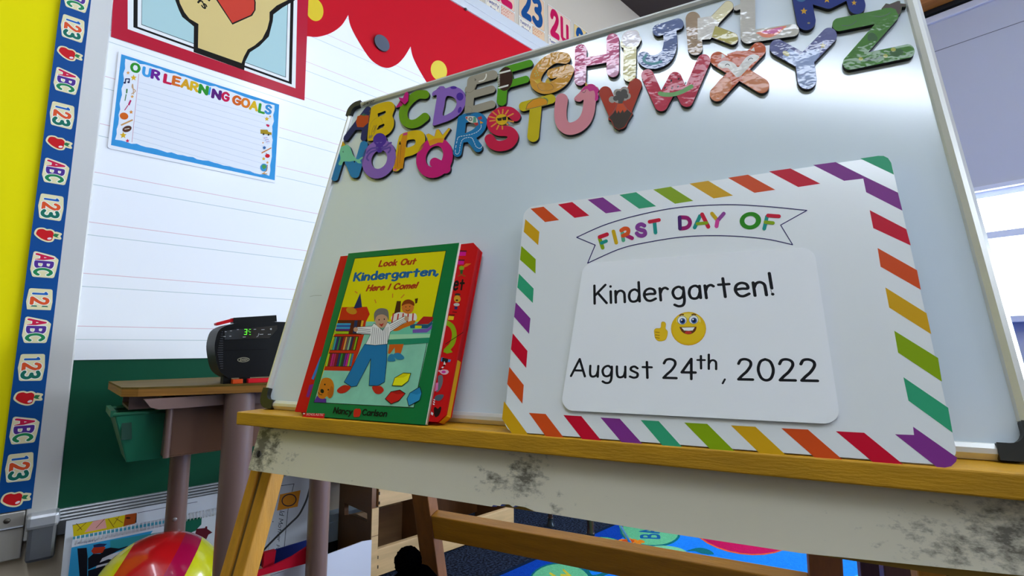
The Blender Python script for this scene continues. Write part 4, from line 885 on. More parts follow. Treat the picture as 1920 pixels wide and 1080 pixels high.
# ================================================================== FIRST DAY SIGN on the ledge
LW = .040
lb = EH.P(0, zl, LW)            # line on the ledge where leaning things stand
SG = PL(lb, bh, bu*.405 - BD.en*.031)
z5 = (920, 280, 6); z6 = (1200, 280, 6); z8 = (1480, 280, 6); z9 = (920, 740, 6); z0 = (1240, 720, 2.824); zr = (1600, 300, 1.8)
ORG, RED, PUR, TEA, LIM, GLD = '#d8501c', '#cc0f30', '#85368c', '#36a377', '#8aa80c', '#d6a316'
def signdeco(A, B):
    def sp(z, pts, c): A.poly(T(*z, pts), P_(c, .35))
    sp(z5, [(448, 668), (595, 645), (770, 796), (612, 818)], ORG); sp(z5, [(757, 620), (918, 593), (1110, 746), (944, 771)], RED)
    sp(z5, [(1092, 567), (1262, 540), (1474, 694), (1296, 720)], PUR); sp(z5, [(1448, 512), (1636, 482), (1862, 640), (1670, 668)], TEA)
    sp(z6, [(148, 452), (346, 420), (600, 580), (394, 612)], LIM); sp(z6, [(557, 386), (768, 354), (1046, 520), (828, 552)], GLD)
    sp(z6, [(990, 320), (1215, 285), (1522, 455), (1288, 489)], ORG); sp(z6, [(1452, 249), (1692, 215), (2028, 386), (1780, 424)], RED)
    sp(z8, [(268, 177), (520, 143), (834, 300), (1222, 487), (1272, 690), (864, 482), (832, 329), (616, 354)], PUR)
    sp(z8, [(797, 103), (1000, 73), (1060, 74), (1110, 98), (1145, 150), (1176, 284)], TEA)
    sp(z8, [(904, 684), (1316, 898), (1366, 1082), (944, 886)], RED)
    sp(zr, [(82, 297), (215, 372), (228, 438), (92, 360)], ORG); sp(zr, [(108, 430), (247, 517), (263, 588), (121, 498)], GLD)
    sp(zr, [(138, 576), (286, 668), (299, 748), (151, 650)], LIM); sp(zr, [(169, 733), (320, 836), (335, 920), (186, 812)], TEA)
    sp(z0, [(1237, 266), (1338, 270), (1333, 226), (1566, 390), (1560, 412), (1535, 435), (1500, 443), (1462, 442)], PUR)
    sp(z0, [(924, 250), (1074, 258), (1288, 432), (1128, 420)], RED); sp(z0, [(635, 234), (776, 241), (968, 408), (820, 396)], ORG)
    sp(z0, [(368, 219), (498, 226), (672, 388), (530, 376)], GLD); sp(z0, [(121, 204), (243, 211), (400, 368), (270, 356)], LIM)
    sp(z9, [(1687, 285), (2032, 312), (2780, 560), (2120, 600)][:0] or [(1687, 285), (1890, 297), (2180, 618), (1960, 604)], TEA)
    sp(z9, [(1236, 257), (1452, 270), (1720, 568), (1486, 550)], PUR); sp(z9, [(818, 229), (1020, 242), (1254, 528), (1040, 512)], RED)
    sp(z9, [(430, 205), (618, 217), (828, 492), (626, 478)], ORG); sp(z9, [(150, 74), (430, 460), (244, 442), (128, 272)], GLD)
    # left edge stripes
    sp(z5, [(390, 786), (548, 928), (535, 1078), (372, 928)], GLD)
    z_ = (920, 440, 5.4)
    sp((0, 0, 1), [(977.5, 461), (1004.5, 486), (1004, 513), (975, 487)], LIM); sp((0, 0, 1), [(973, 513), (1000.5, 541), (999, 568), (970, 539)], TEA)
    sp((0, 0, 1), [(967, 567), (994.5, 597), (992, 626), (964, 594)], PUR); sp((0, 0, 1), [(961.5, 625), (989, 658), (986.5, 690), (958, 655)], RED)
    sp((0, 0, 1), [(955, 688), (982, 722), (979.5, 757), (951, 720)], ORG)
    # banner outline
    zb = (1060, 370, 4)
    top = cat([(85, 300), (300, 205), (560, 130), (850, 76), (1200, 55), (1500, 68), (1812, 98)], False, 8); bot = cat([(1705, 356), (1500, 312), (1200, 288), (900, 295), (600, 340), (400, 390), (167, 494)], False, 8)
    A.line(T(*zb, top+[(1615, 208)]+bot+[(224, 358), (85, 300)]), 3.4/4, P_('#2e2565'), .5)
    def st(pts, r, c, sm=True): A.line(T(*zb, cat(pts) if sm else pts), r/4, P_(c), .7)
    st([(258, 310), (280, 378)], 14, '#8aa80c', 0); st([(258, 298), (312, 278)], 15, '#cf1838', 0); st([(272, 342), (306, 328)], 13, '#1c9488', 0)
    st([(361, 256), (382, 340)], 14, '#d2ab10', 0); st([(428, 268), (435, 322)], 14, '#58b088', 0); st([(450, 282), (500, 306)], 15, '#a81868', 0)
    st([(420, 248), (445, 234), (470, 240), (468, 270), (432, 288)], 15, '#e0561c')
    st([(592, 212), (570, 202), (545, 212), (540, 232), (565, 244), (592, 252), (598, 275), (578, 288), (552, 284), (536, 270)], 15, '#8a3f96')
    st([(668, 180), (676, 264)], 14, '#1c9488', 0); st([(632, 183), (702, 170)], 14, '#cf1838', 0)
    st([(862, 150), (915, 155), (935, 185), (925, 215), (900, 230), (862, 234)], 15, '#9c0f6a'); st([(857, 150), (860, 234)], 14, '#4a1f6a', 0)
    st([(1010, 140), (970, 226)], 14, '#1c9488', 0); st([(1026, 128), (1072, 220)], 15, '#cf1838', 0); st([(990, 198), (1060, 192)], 12, '#8aa80c', 0)
    st([(1100, 122), (1140, 170)], 14, '#d2ab10', 0); st([(1188, 122), (1142, 175), (1134, 216)], 14, '#96489a', 0); st([(1140, 180), (1134, 216)], 15, '#d8449a', 0)
    A.shape([('p', T(*zb, ell(1388, 175, 81, 65, -8))), ('-p', T(*zb, ell(1386, 175, 43, 36, -8)))], P_('#2c8a14'), .6)
    st([(1512, 145), (1492, 234)], 14, '#1c9488', 0); st([(1520, 136), (1602, 142)], 14, '#cf1838', 0); st([(1500, 186), (1558, 192)], 13, '#8aa80c', 0)
sign = plate('mini_whiteboard', SG, [(984, 389), (1668, 291.5), (1801, 876), (942, 813)], 0, .0035, mat('#e9ecee', .3, coat=.45, coatr=.12, name='glossy white sign board'),
    'white FIRST DAY OF sign board with rainbow candy stripe edges, standing on the easel ledge', 'sign board', rnd=.014, deco=signdeco, step=.000006)
# its sheet of paper, slightly curled, with printed words
def paperdeco(A, B):
    k = P_('#17171b', .55)
    za = (1060, 370, 4); zz = (1040, 600, 3.4286)
    text(A, 'Kindergarten!', T(*za, [(220, 797), (1560, 730), (1534, 572), (218, 662)]), k, .062, .21)
    for s_, q in (('August', [(105, 360), (625, 374), (622, 262), (118, 250)]), ('24', [(700, 374), (905, 380), (905, 250), (700, 252)]), ('th', [(918, 312), (1038, 316), (1038, 224), (918, 224)]),
                  ('2022', [(1182, 384), (1690, 394), (1676, 254), (1178, 252)])):
        text(A, s_, T(*zz, q), k, .062 if s_ != 'th' else .07, .24)
    A.line(T(*zz, [(1094, 382), (1080, 407)]), 6.5/3.43, k)
    y1, y2 = P_('#e6b60c'), P_('#f3d233'); br = P_('#6a3a12'); wh_ = P_('#f7f7f4')
    A.poly(T(*za, ell(924, 985, 132, 126)), P_('#d99a10')); A.poly(T(*za, ell(924, 983, 129, 123)), P_('#ecc014')); A.poly(T(*za, ell(924, 925, 92, 55)), P_('#f3dc62')); A.poly(T(*za, ell(924, 1000, 118, 92)), P_('#efc61a'))
    for cx, cy, d in ((876, 922, 4), (962, 918, -2)):
        A.poly(T(*za, ell(cx, cy, 36, 33)), P_('#3a5a84')); A.poly(T(*za, ell(cx, cy, 33, 30)), wh_); A.poly(T(*za, ell(cx+3, cy+6, 22, 22)), P_('#2f4f8c')); A.poly(T(*za, ell(cx+3, cy+6, 12, 12)), P_('#0f1730')); A.poly(T(*za, ell(cx-4, cy-2, 6, 6)), wh_)
    A.poly(T(*za, cat([(855, 972), (985, 970)], False)+cat([(985, 970), (975, 1002), (945, 1024), (910, 1026), (875, 1008), (855, 972)])), br); A.poly(T(*za, [(872, 977), (970, 975), (955, 998), (925, 1001), (890, 998)]), wh_); A.poly(T(*za, ell(922, 1015, 26, 11)), P_('#cf3a2c'))
    A.ol(T(*za, [(858, 886), (870, 878), (886, 880)]), .0007, br, False); A.ol(T(*za, [(950, 880), (964, 876), (978, 880)]), .0007, br, False)
    A.shape([('p', T(*za, cat([(668, 1000), (680, 985), (715, 980), (722, 940), (740, 935), (752, 950), (750, 985), (765, 1005), (762, 1040), (745, 1070), (700, 1076), (676, 1055), (670, 1025)], True)), .6)], P_('#cf9a10'), .5)
    A.poly(T(*za, cat([(668, 1000), (680, 985), (715, 980), (722, 940), (740, 935), (752, 950), (750, 985), (765, 1005), (762, 1040), (745, 1070), (700, 1076), (676, 1055), (670, 1025)], True)), P_('#efc41c'))
    for y in (1010, 1032, 1052): A.ol(T(*za, [(676, y), (705, y+4)]), .0005, P_('#b9860c'), False)
pm = mat('#f4f6fa', .5, spec=.3, name='white printer paper')
pq = [(1093, 494), (1526, 462), (1577, 796), (1052, 769)]
A = ART(SG, .0062, .000008); L0 = [SG.px(x, y, .0062) for x, y in pq]
cx = sum(p[0] for p in L0)/4; cy = sum(p[1] for p in L0)/4; Lr = outline([('p', [(p[0]+math.copysign(.013, cx-p[0]), p[1]+math.copysign(.013, cy-p[1])) for p in L0], .013)], .003)[0]
if area(Lr) < 0: Lr = Lr[::-1]
A.mb.loops([Lr], .0050, .0062, pm, pm); paperdeco(A, None)
so = SG.loc(sign.matrix_world.translation); pp = A.mb.build('paper_sheet', None, sign, so); pp['label'] = 'white paper printed with Kindergarten! and August 24th, 2022'

# ================================================================== BOOKS on the ledge
rb = PL(EH.P(0, zl, .024), bh, bu*.27 - BD.en*.016)      # back of the red board book
def pg(pl, w, x, y): return pl.px(x, y, w)
RT = .014
fr = [rb.px(x, y, RT) for x, y in [(550, 782), (832, 801.5), (846, 775), (896, 475), (888.9, 455), (638, 480), (637, 488)]]
u0_, v0_ = rb.px(549, 781.5, RT); u1_, v1_ = rb.px(899, 462, RT); ut = rb.px(887, 455, RT)[0]
uL = rb.px(549.5, 781.5, RT)[0]; uTL = rb.px(638.5, 480.5, RT)

bkr = empty('board_book', rb, ((u0_+u1_)/2, max(v0_, 0), 0), 'thick red alphabet board book peeking out behind the green picture book', 'book'); og = ((u0_+u1_)/2, max(v0_, 0), 0)
vb_ = .0005; vt_b = rb.px(888.9, 455, RT)[1]; uR = rb.px(893, 480, RT)[0]; ch_ = .009; sk = (uTL[0]-uL)/uTL[1]
def prf(d): return [(uL+d, vb_+d), (uR-ch_, vb_+d), (uR-d, vb_+ch_), (uR-d, vt_b-ch_), (uR-ch_, vt_b-d), (ut-.06, vt_b-d), (uTL[0]+d, uTL[1]-d)]
prof = prf(0)
mred = P_('#cf1016', .45); mdr = P_('#b81018', .45)
MB().poly(prof, .0112, mred, RT, mred).build('front_cover', None, bkr, og, bevel=.0006)
MB().poly(prf(.001), .0022, mdr, .0112, mdr).build('board_pages', None, bkr, og)
MB().box((uR-.0011, vb_+ch_, .0022), (uR-.0004, vb_+.078, .0112), P_('#e0a814')).poly([(uR-ch_, vb_), (uR-.0008, vb_+ch_-.0005), (uR-.0004, vb_+ch_), (uR-.0005, vb_+ch_-.0012), (uR-ch_+.0008, vb_-.0003)], .0022, P_('#e0a814'), .0112).build('yellow_page_tab', None, bkr, og)
MB().poly(prof, 0, mred, .0022, mred).build('back_cover', None, bkr, og, bevel=.0006)
A = ART(rb, RT, .000008); k5 = (720, 440, 5.4); k7 = (720, 620, 5.4)
def q5(pts, c, z=k5): A.poly(T(*z, pts), P_(c))
q5([(765, 158), (838, 160), (832, 188), (760, 186)], '#5a0c14'); q5([(768, 172), (832, 174), (826, 214), (756, 214)], '#d8128a'); q5([(755, 250), (818, 252), (812, 270), (750, 268)], '#5a0c14'); q5([(752, 264), (812, 266), (806, 302), (746, 302)], '#d8128a')
q5([(660, 805), (716, 808), (712, 828), (655, 824)], '#7a1010'); q5([(655, 822), (710, 826), (702, 864), (646, 862)], '#e3c21c')
A.poly(T(*k5, ell(786, 338, 26, 22)), P_('#8aa81c')); q5([(800, 320), (830, 292), (884, 292), (840, 322), (806, 334)], '#e0741c'); q5([(770, 358), (800, 356), (796, 398), (772, 398)], '#2f5a2a'); A.line(T(*k5, [(750, 420), (785, 405), (820, 420)]), .9, P_('#8a5a1c'))
text(A, 'e', T(*k5, [(702, 556), (742, 556), (746, 470+20), (712, 470+20)][:2]+[(762, 430), (722, 430)]), P_('#17110f'), .1, .1); text(A, 't', T(*k5, [(764, 556), (800, 556), (816, 452), (780, 452)]), P_('#17110f'), .1, .1)
A.poly(T(*k5, ell(745, 605, 30, 12)), P_('#3a2f2a')); A.poly(T(*k5, ell(742, 650, 34, 36)), P_('#dca02c')); A.poly(T(*k5, ell(738, 664, 14, 9)), P_('#3a2410')); A.poly(T(*k5, ell(735, 708, 30, 16)), P_('#c9c4c0')); A.poly(T(*k5, [(715, 728), (745, 726), (742, 758), (712, 756)]), P_('#2a2a6a')); A.line(T(*k5, [(695, 782), (735, 786)]), .8, P_('#5a1210'))
A.shape([('s', T(*k7, cat([(640, -80), (690, -40), (712, 30), (700, 110), (670, 160), (628, 200)])), 24/5.4), ('p', T(*k7, [(600, 215), (640, 150), (695, 218), (640, 232)]))], P_('#93ab12'), .5); A.line(T(*k7, [(622, 136), (800, 18)]), .55, P_('#1a1410'))
q5([(582, 270), (605, 272), (598, 315), (574, 310)], '#3a7fc0', k7); q5([(592, 272), (650, 286), (642, 326), (588, 315)], '#1c1a1c', k7); q5([(650, 290), (678, 294), (668, 318), (646, 318)], '#3a7fc0', k7); q5([(612, 306), (626, 344), (600, 342)], '#eceaea', k7)
for i in range(4): q5([(606-i*16, 345+i*18), (622-i*16, 350+i*18), (612-i*16, 362+i*18), (596-i*16, 357+i*18)], '#191516' if i % 2 == 0 else '#eae6e6', k7)
q5(cat([(560, 412), (590, 395), (640, 398), (655, 420), (630, 442), (590, 440)], True), '#eab8c4', k7); A.poly(T(*k7, ell(604, 418, 22, 14)), P_('#d8359a')); q5(cat([(548, 460), (590, 455), (595, 520), (570, 590), (535, 622), (525, 590), (545, 520)], True), '#6f6f74', k7); q5([(525, 530), (550, 525), (545, 600), (515, 615)], '#e77ab4', k7)
q5(cat([(512, 680), (540, 652), (600, 648), (595, 680), (565, 708), (530, 705)], True), '#4f606c', k7); q5(cat([(505, 790), (520, 772), (545, 790), (570, 768), (580, 790), (560, 850), (525, 876), (508, 850)], True), '#231314', k7)
for i in range(3): q5([(504-i*3, 690+i*22), (520-i*3, 700+i*22), (514-i*3, 710+i*22), (500-i*3, 702+i*22)], '#eeeaea', k7)
q5([(478, 820), (500, 835), (494, 860), (474, 845)], '#eeeaea', k7)
# slip of colour on the far left of its cover
A.poly([(600.5, 669), (606, 668), (588, 712), (584, 710)], P_('#3a86d0')); A.poly([(580, 722), (588, 720), (579, 745), (574, 744)], P_('#8a2a8a'))
A.mb.build('cover_print', None, bkr, og)

# green picture book in front of it
gb = PL(EH.P(0, zl, .0385), bh, bu*.27 - BD.en*.0165)
GT = .0042
ua, va = gb.px(570, 789, GT); ub_, vb2 = gb.px(796.5, 799.7, GT); uc_, vc_ = gb.px(860.7, 455.2, GT); ud, vd = gb.px(653.3, 475.2, GT)

gL, gR, gT = (ua+ud)/2, (ub_+uc_)/2, (vc_+vd)/2; gB = .0003
bkg = empty('picture_book', gb, ((gL+gR)/2, gB, 0), 'green bordered Look Out Kindergarten picture book standing in front of the red one', 'book'); og = ((gL+gR)/2, gB, 0)
mgr = P_('#08763c', .4, coat=.1, coatr=.2)
ul = lambda v: ua+(ud-ua)*(v-va)/(vd-va)
ur_ = lambda v: ub_+(uc_-ub_)*(v-vb2)/(vc_-vb2)
def gq(d, e=0): return [(ul(gB)+d, gB+d), (ur_(gB)+e, gB+d), (ur_(vc_)+e, vc_-d), (ul(vd)+d, vd-d)]
MB().poly(gq(0), .0037, mgr, GT, mgr).build('front_cover', None, bkg, og)
MB().poly(gq(.0006, .0014), .0005, mat('#eee9dc', .8, name='page edges'), .0037).build('page_block', None, bkg, og)
MB().poly(gq(0, .001), 0, mgr, .0005, mgr).build('back_cover', None, bkg, og)
A = ART(gb, GT, .000006); c4 = (540, 440, 5.4); c5 = k5; c6 = (540, 620, 5.4); c7 = k7; cw = (520, 420, 2.5705)
def qq(z, pts, c): A.poly(T(*z, pts), P_(c, .35))
ink = P_('#141a12')
full = T(*c4, [(677, 240)])+T(*c5, [(628, 162)])+T(*c7, [(302, 780)])+T(*c6, [(262, 726)])
# picture panel: yellow wall, sea green floor
A.poly(full, P_('#e3d60f', .35)); A.poly(T(*c4, [(515, 880)])+T(*c5, [(495, 880)])+T(*c7, [(302, 778)])+T(*c6, [(264, 724)]), P_('#8fd3b4', .4, var=.12, vscale=40))
A.ol(full, .0005, ink)
# lettering
text(A, 'Look Out', T(*cw, [(490, 204), (662, 192), (668, 166), (496, 178)]), P_('#b03a1a'), .135, .24, shear=.12); text(A, 'Kindergarten,', T(*cw, [(370, 274), (774, 244), (776, 208), (372, 238)]), P_('#1c5f94'), .125, .24, shear=.1, wob=5)
text(A, 'Here I Come!', T(*cw, [(430, 322), (668, 308), (676, 282), (438, 296)]), P_('#b03a1a'), .135, .24, shear=.12)
# red bookcase with coloured spines
qq(c4, [(545, 735), (800, 730), (828, 805), (790, 880), (770, 1000), (500, 1010), (505, 900)], '#c92a16'); qq(c6, [(470, 35), (770, 40), (720, 210), (635, 408), (362, 402), (415, 215)], '#c92a16')
qq(c4, [(480, 1010), (505, 865), (770, 865), (745, 1012)], '#5a1c10'); qq(c6, [(425, 200), (462, 55), (718, 58), (685, 200)], '#3a1c14'); qq(c6, [(375, 362), (412, 222), (668, 228), (640, 366)], '#3a1c14')
for i, c in enumerate(('#35a0c8', '#2a4f9c', '#35a0c8', '#5a2a7a')): qq(c4, [(497-i*5, 897+i*19), (637-i*4, 897+i*19), (634-i*4, 915+i*19), (492-i*5, 915+i*19)], c)
qq(c4, [(470, 978), (615, 980), (612, 1004), (468, 1004)], '#a8c41c'); qq(c4, [(675, 868), (705, 868), (690, 1000), (655, 1000)], '#1f2f5a'); qq(c4, [(745, 868), (768, 870), (755, 930), (735, 928)], '#e0a82c')
random.seed(11); sp_ = ['#8fae2c', '#35a0a8', '#2a2a6a', '#2f7a4a', '#4a0f3a', '#a8201c', '#e0a04c', '#6a5a5a', '#8fb88c', '#2a2a5a', '#8a2a1c', '#8fae1c']
for i, c in enumerate(sp_): x = 440+i*21; qq(c6, [(x-12, 194), (x+20, 64), (x+36, 64), (x+6, 194)], c)
sp_ = ['#b4cc2c', '#8a1c1c', '#c81c7a', '#b81c5a', '#8a0f2a', '#2a2a6a', '#2f8a3a', '#2a4a2a', '#6a2a8a', '#c81c8a', '#a8c83c', '#3a7a9a']
for i, c in enumerate(sp_): x = 385+i*22; qq(c6, [(x-6, 360), (x+22, 232), (x+40, 232), (x+12, 360)], c)
qq(c4, [(732, 590), (750, 735), (662, 750)], '#1c2a5c'); A.poly(T(*c4, ell(643, 770, 56, 34, 18)), P_('#c9861c'))
for a_, b_ in (([880, 660], [890, 690]), ([1060, 600], [1058, 635]), ([1175, 608], [1145, 640]), ([680, 575], [700, 590])): A.line(T(*c4, [a_, b_]), 1.0, P_('#d98a2c'))
# table, stacked books, seated friend in a striped top (generic)
qq(c5, [(80, 940), (130, 900), (300, 880), (490, 900), (470, 1010), (30, 1020)], '#6fc9a4'); qq(c5, [(40, 1010), (470, 1005), (462, 1042), (38, 1062)], '#a5dcae'); qq(c5, [(38, 1062), (462, 1042), (452, 1096), (120, 1120), (40, 1110)], '#1f8a66')
qq(c5, [(130, 672), (172, 672), (165, 790), (100, 810)], '#4a2a14'); qq(c5, [(312, 650), (345, 642), (335, 690), (318, 700)], '#4a2a14')
A.shape([('p', T(*c5, cat([(70, 850), (110, 800), (170, 785), (250, 800), (320, 800), (328, 860), (260, 890), (130, 905)], True)))], P_('#eae2d8'), .5)
for i in range(5): A.line(T(*c5, [(95+i*50, 800+(i % 2)*6), (80+i*52, 890)]), 1.3, P_('#c4352c'))
qq(c5, cat([(100, 975), (90, 950), (170, 915), (250, 880), (312, 868), (300, 905), (200, 945), (150, 970)], True), '#cf6a1c')
A.poly(T(*c5, ell(240, 735, 62, 66)), P_('#d9792c')); A.shape([('p', T(*c5, cat([(178, 720), (200, 672), (250, 655), (300, 680), (305, 720), (260, 700), (215, 705)], True)))], P_('#8a3a12'), .5)
for x_, y_ in ((222, 732), (262, 728)): A.poly(T(*c5, ell(x_, y_, 5, 6, n=10)), ink)
A.line(T(*c5, cat([(222, 762), (240, 772), (262, 760)])), .5, ink)
qq(c5, [(330, 900), (400, 828), (497, 832), (495, 860), (450, 905), (320, 908)], '#b01c22'); qq(c5, [(262, 920), (300, 905), (445, 910), (490, 872), (490, 905), (440, 948), (268, 948)], '#1f5a7a'); qq(c5, [(315, 920), (382, 922), (378, 948), (312, 948)], '#cfd61c'); qq(c5, [(290, 960), (440, 950), (488, 912), (484, 950), (435, 990), (290, 995)], '#7a5ab0')
qq(c7, [(55, 140), (200, 135), (165, 245), (110, 240), (108, 170), (60, 235), (38, 230)], '#d2601c'); qq(c7, cat([(35, 300), (50, 250), (90, 238), (112, 285), (110, 308), (60, 312)], True), '#2a80a8'); qq(c7, cat([(95, 240), (150, 225), (200, 262), (195, 288), (130, 290)], True), '#2a80a8')
# the child in front: plain figure, striped shirt, blue trousers, red shoes
qq(c6, [(778, 135), (1000, 112), (1000, 300), (978, 520), (905, 560), (820, 556), (838, 285), (780, 400), (695, 560), (640, 568), (568, 520), (640, 390), (720, 230)], '#1c78ac')
A.ol(T(*c6, [(778, 135), (720, 230), (640, 390), (568, 520), (640, 568), (695, 560), (780, 400), (838, 285), (820, 556), (905, 560), (978, 520), (1000, 300), (1003, 115)]), .0004, ink, False)
qq(c6, cat([(495, 610), (520, 575), (575, 550), (635, 572), (590, 620), (530, 635)], True), '#c22a1c'); qq(c6, cat([(850, 570), (900, 560), (945, 565), (970, 605), (930, 640), (880, 630)], True), '#c22a1c')
shirt = T(*c4, [(850, 925), (870, 895), (910, 925), (960, 970), (1010, 885), (1030, 905)]+[(1110, 860), (1186, 822), (1200, 880), (1120, 930), (1035, 985), (1005, 1108), (880, 1120), (785, 1110), (835, 1010), (690, 1000), (700, 935)])
A.poly(shirt, P_('#eceae6', .4)); A.ol(shirt, .00035, ink)
for i in range(9): x = 852+i*19; A.ol(T(*c4, [(x+8, 955+abs(4-i)*-5), (x-12+i*2, 1108)]), .0003, P_('#2a2a34'), False)
for i in range(3): A.ol(T(*c4, [(705, 950+i*18), (835, 962+i*18)]), .0003, P_('#2a2a34'), False); A.ol(T(*c4, [(1035, 925+i*20), (1185, 845+i*16)]), .0003, P_('#2a2a34'), False)
A.poly(T(*c4, ell(685, 960, 22, 24)), P_('#c99a78')); A.poly(T(*c4, ell(1200, 850, 22, 26)), P_('#c99a78'))
A.poly(T(*c4, ell(945, 870, 62, 74)), P_('#c99a78')); A.shape([('p', T(*c4, cat([(876, 880), (872, 800), (905, 755), (960, 745), (1012, 770), (1020, 870), (1000, 830), (960, 808), (915, 815), (890, 840)], True)))], P_('#77706a'), .5)
for x_, y_ in ((922, 862), (975, 856)): A.poly(T(*c4, ell(x_, y_, 6, 8, n=10)), ink)
A.poly(T(*c4, cat([(922, 900), (945, 906), (968, 896), (948, 930)], True)), P_('#b8342c'))
# puppy corner, building blocks
A.poly(T(*c6, [(262, 724), (385, 728), (388, 690), (292, 660)]), P_('#5a2f8c')); qq(c6, cat([(300, 640), (318, 560), (345, 490), (400, 476), (445, 500), (466, 560), (455, 640), (420, 684), (392, 665), (360, 690), (315, 680)], True), '#cf7a1c')
A.poly(T(*c6, cat([(400, 640), (418, 600), (440, 560), (464, 600), (450, 660), (420, 684)], True)), P_('#b8661a'))
A.poly(T(*c6, ell(346, 612, 18, 22, -15)), ink)
for x_, y_ in ((373, 545), (408, 598)): A.poly(T(*c6, ell(x_, y_, 8, 9, n=10)), ink)
A.line(T(*c6, cat([(310, 625), (320, 645), (345, 650)])), .6, ink)
for z, pts, c, c2 in ((c7, [(82, 556), (108, 478), (196, 428), (272, 432), (245, 510), (180, 560)], '#efe81a', '#dfd410'), (c7, [(12, 690), (70, 618), (160, 600), (215, 636), (150, 710), (72, 742)], '#d0201c', '#b01614'), (c7, [(232, 690), (262, 630), (362, 568), (382, 630), (360, 705), (250, 764)], '#2f93c4', '#2482b4')):
    A.poly(T(*z, pts), P_(c)); A.poly(T(*z, [pts[1], pts[2], pts[3], ((pts[4][0]+pts[1][0])/2+20, (pts[4][1]+pts[1][1])/2-20)]), P_(c2)); A.ol(T(*z, pts), .00045, ink)
# author line, publisher flag, red spine strip
text(A, 'Nancy', T(*c6, [(458, 832), (640, 850), (650, 790), (470, 776)]), ink, .1, .22, shear=.1); text(A, 'Carlson', T(*c6, [(750, 852), (992, 868), (1004, 808), (758, 796)]), ink, .1, .22, shear=.1)
A.poly(T(*c6, cat([(665, 870), (666, 810), (690, 790), (730, 795), (738, 825), (722, 868), (692, 874)], True)), P_('#c92a1a')); A.line(T(*c6, [(705, 795), (718, 780)]), .6, P_('#2a5a1a'))
A.poly(T(*c6, [(166, 834), (374, 840), (362, 896), (140, 880)]), P_('#d4141c')); text(A, 'SCHOLASTIC', T(*c6, [(186, 856), (356, 862), (362, 842), (192, 836)]), P_('#f3cfc8'), .07, .24); A.poly(T(*c6, [(154, 832), (172, 833), (170, 846), (150, 845)]), P_('#f3cfc8'))
A.mb.build('cover_print', None, bkg, og)

# ================================================================== DESK AND WHAT IS ON AND AROUND IT
DV = .608
ft = lambda x, y, z: WL.loc(atz(x, y, z))
dBL = ft(204, 715, DV); dFL = ft(237, 727.5, DV); dF2 = ft(480, 719.5, DV)
def lerp2(a, b, u): t = (u-a[0])/(b[0]-a[0]); return (u, a[2]+(b[2]-a[2])*t)
fr_w = lerp2(dFL, dF2, .62)[1]; bk_w = .125
og = (.33, 0, .30)
dk = empty('school_desk', WL, og, 'school desk with a worn wooden top and tan metal legs against the left wall', 'desk')
mtop = mat('#6f5a28', .6, spec=.12, var=.25, vscale=6, stretch=(1, 1, 14), bump=.05, name='worn desk laminate'); medge = mat('#9c6a26', .5, var=.35, vscale=9, stretch=(1, 30, 1), name='plywood edge'); mtan = mat('#7a6058', .38, coat=.2, name='tan enamel'); mtand = mat('#6f4c38', .45)
top = MB(); P4 = [(dBL[0], bk_w), (dFL[0]-.005, dFL[2]-.03), (dFL[0]+.02, dFL[2]-.005), (dF2[0], dF2[2]), (.62, fr_w), (.65, fr_w-.03), (.65, bk_w)]
def slab(mb, P, v0, v1, m): n = len(P); return mb.add([(u, v0, w_) for u, w_ in P]+[(u, v1, w_) for u, w_ in P], [tuple(range(n)), tuple(range(n, 2*n))[::-1]]+[(i, n+i, n+(i+1) % n, (i+1) % n) for i in range(n)], m)
slab(MB(), [(u, w_) for u, w_ in P4], DV-.004, DV, mtop).build('desk_top', None, dk, og); slab(MB(), [(u, w_) for u, w_ in P4], DV-.019, DV-.004, medge).build('desk_top_edge', None, dk, og)
lipw = .46
lip = [WL.px(x, y, lipw) for x, y in [(270, 749), (520, 733), (520, 755), (430, 758), (345, 765), (298, 768), (282, 764)]]
MB().poly(lip[::-1], lipw-.02, mtan, lipw, mtan).build('front_lip', None, dk, og, bevel=.002)
bx = [WL.px(x, y, .43) for x, y in [(309, 772), (312, 858)]]; uL_ = (bx[0][0]+bx[1][0])/2; vb1 = WL.px(320, 857, .43)[1]
b_ = MB(); b_.box((uL_, vb1, .16), (.55, vb1+.002, .43), mtand).box((uL_, vb1, .16), (uL_+.002, DV-.03, .43), mtan).box((uL_+.002, vb1, .42), (.55, DV-.045, .422), mtand).box((uL_, vb1, .16), (.55, DV-.03, .162), mtand)
b_.tube([(uL_+.004, vb1, .431), (uL_+.004, DV-.04, .431)], .006, mtan).build('book_box', None, dk, og)
def dleg(x, y, w_, r, low=None):
    u, v = WL.px(x, y, w_); m = MB()
    if low: m.tube([(u, low, w_), (u, DV-.02, w_)], r, mtan, 22).tube([(u, .012, w_), (u, low+.03, w_)], r*.93, mtan, 22)
    else: m.tube([(u, .012, w_), (u, DV-.02, w_)], r, mtan, 22)
    o = m.build('leg', None, dk, og); f = MB().tube([(u, 0, w_), (u, .014, w_)], r*1.1, mat('#2a2624', .6), 22).build('foot', None, o, og); return o, u
lA, uA = dleg(331, 950, .17, .0225, .20); dleg(440, 900, .47, .0305); dleg(598, 950, .40, .0262)
m = MB()
for x, y, c in ((328, 974, '#8f8a88'), (322, 1013, '#120e0c')):
    u, v = WL.px(x, y, .192); MB().sph((u, v, .191), (.0055, .0055, .0028), mat(c, .4, .3), 14, 8).build('adjusting_bolt', None, lA, og)
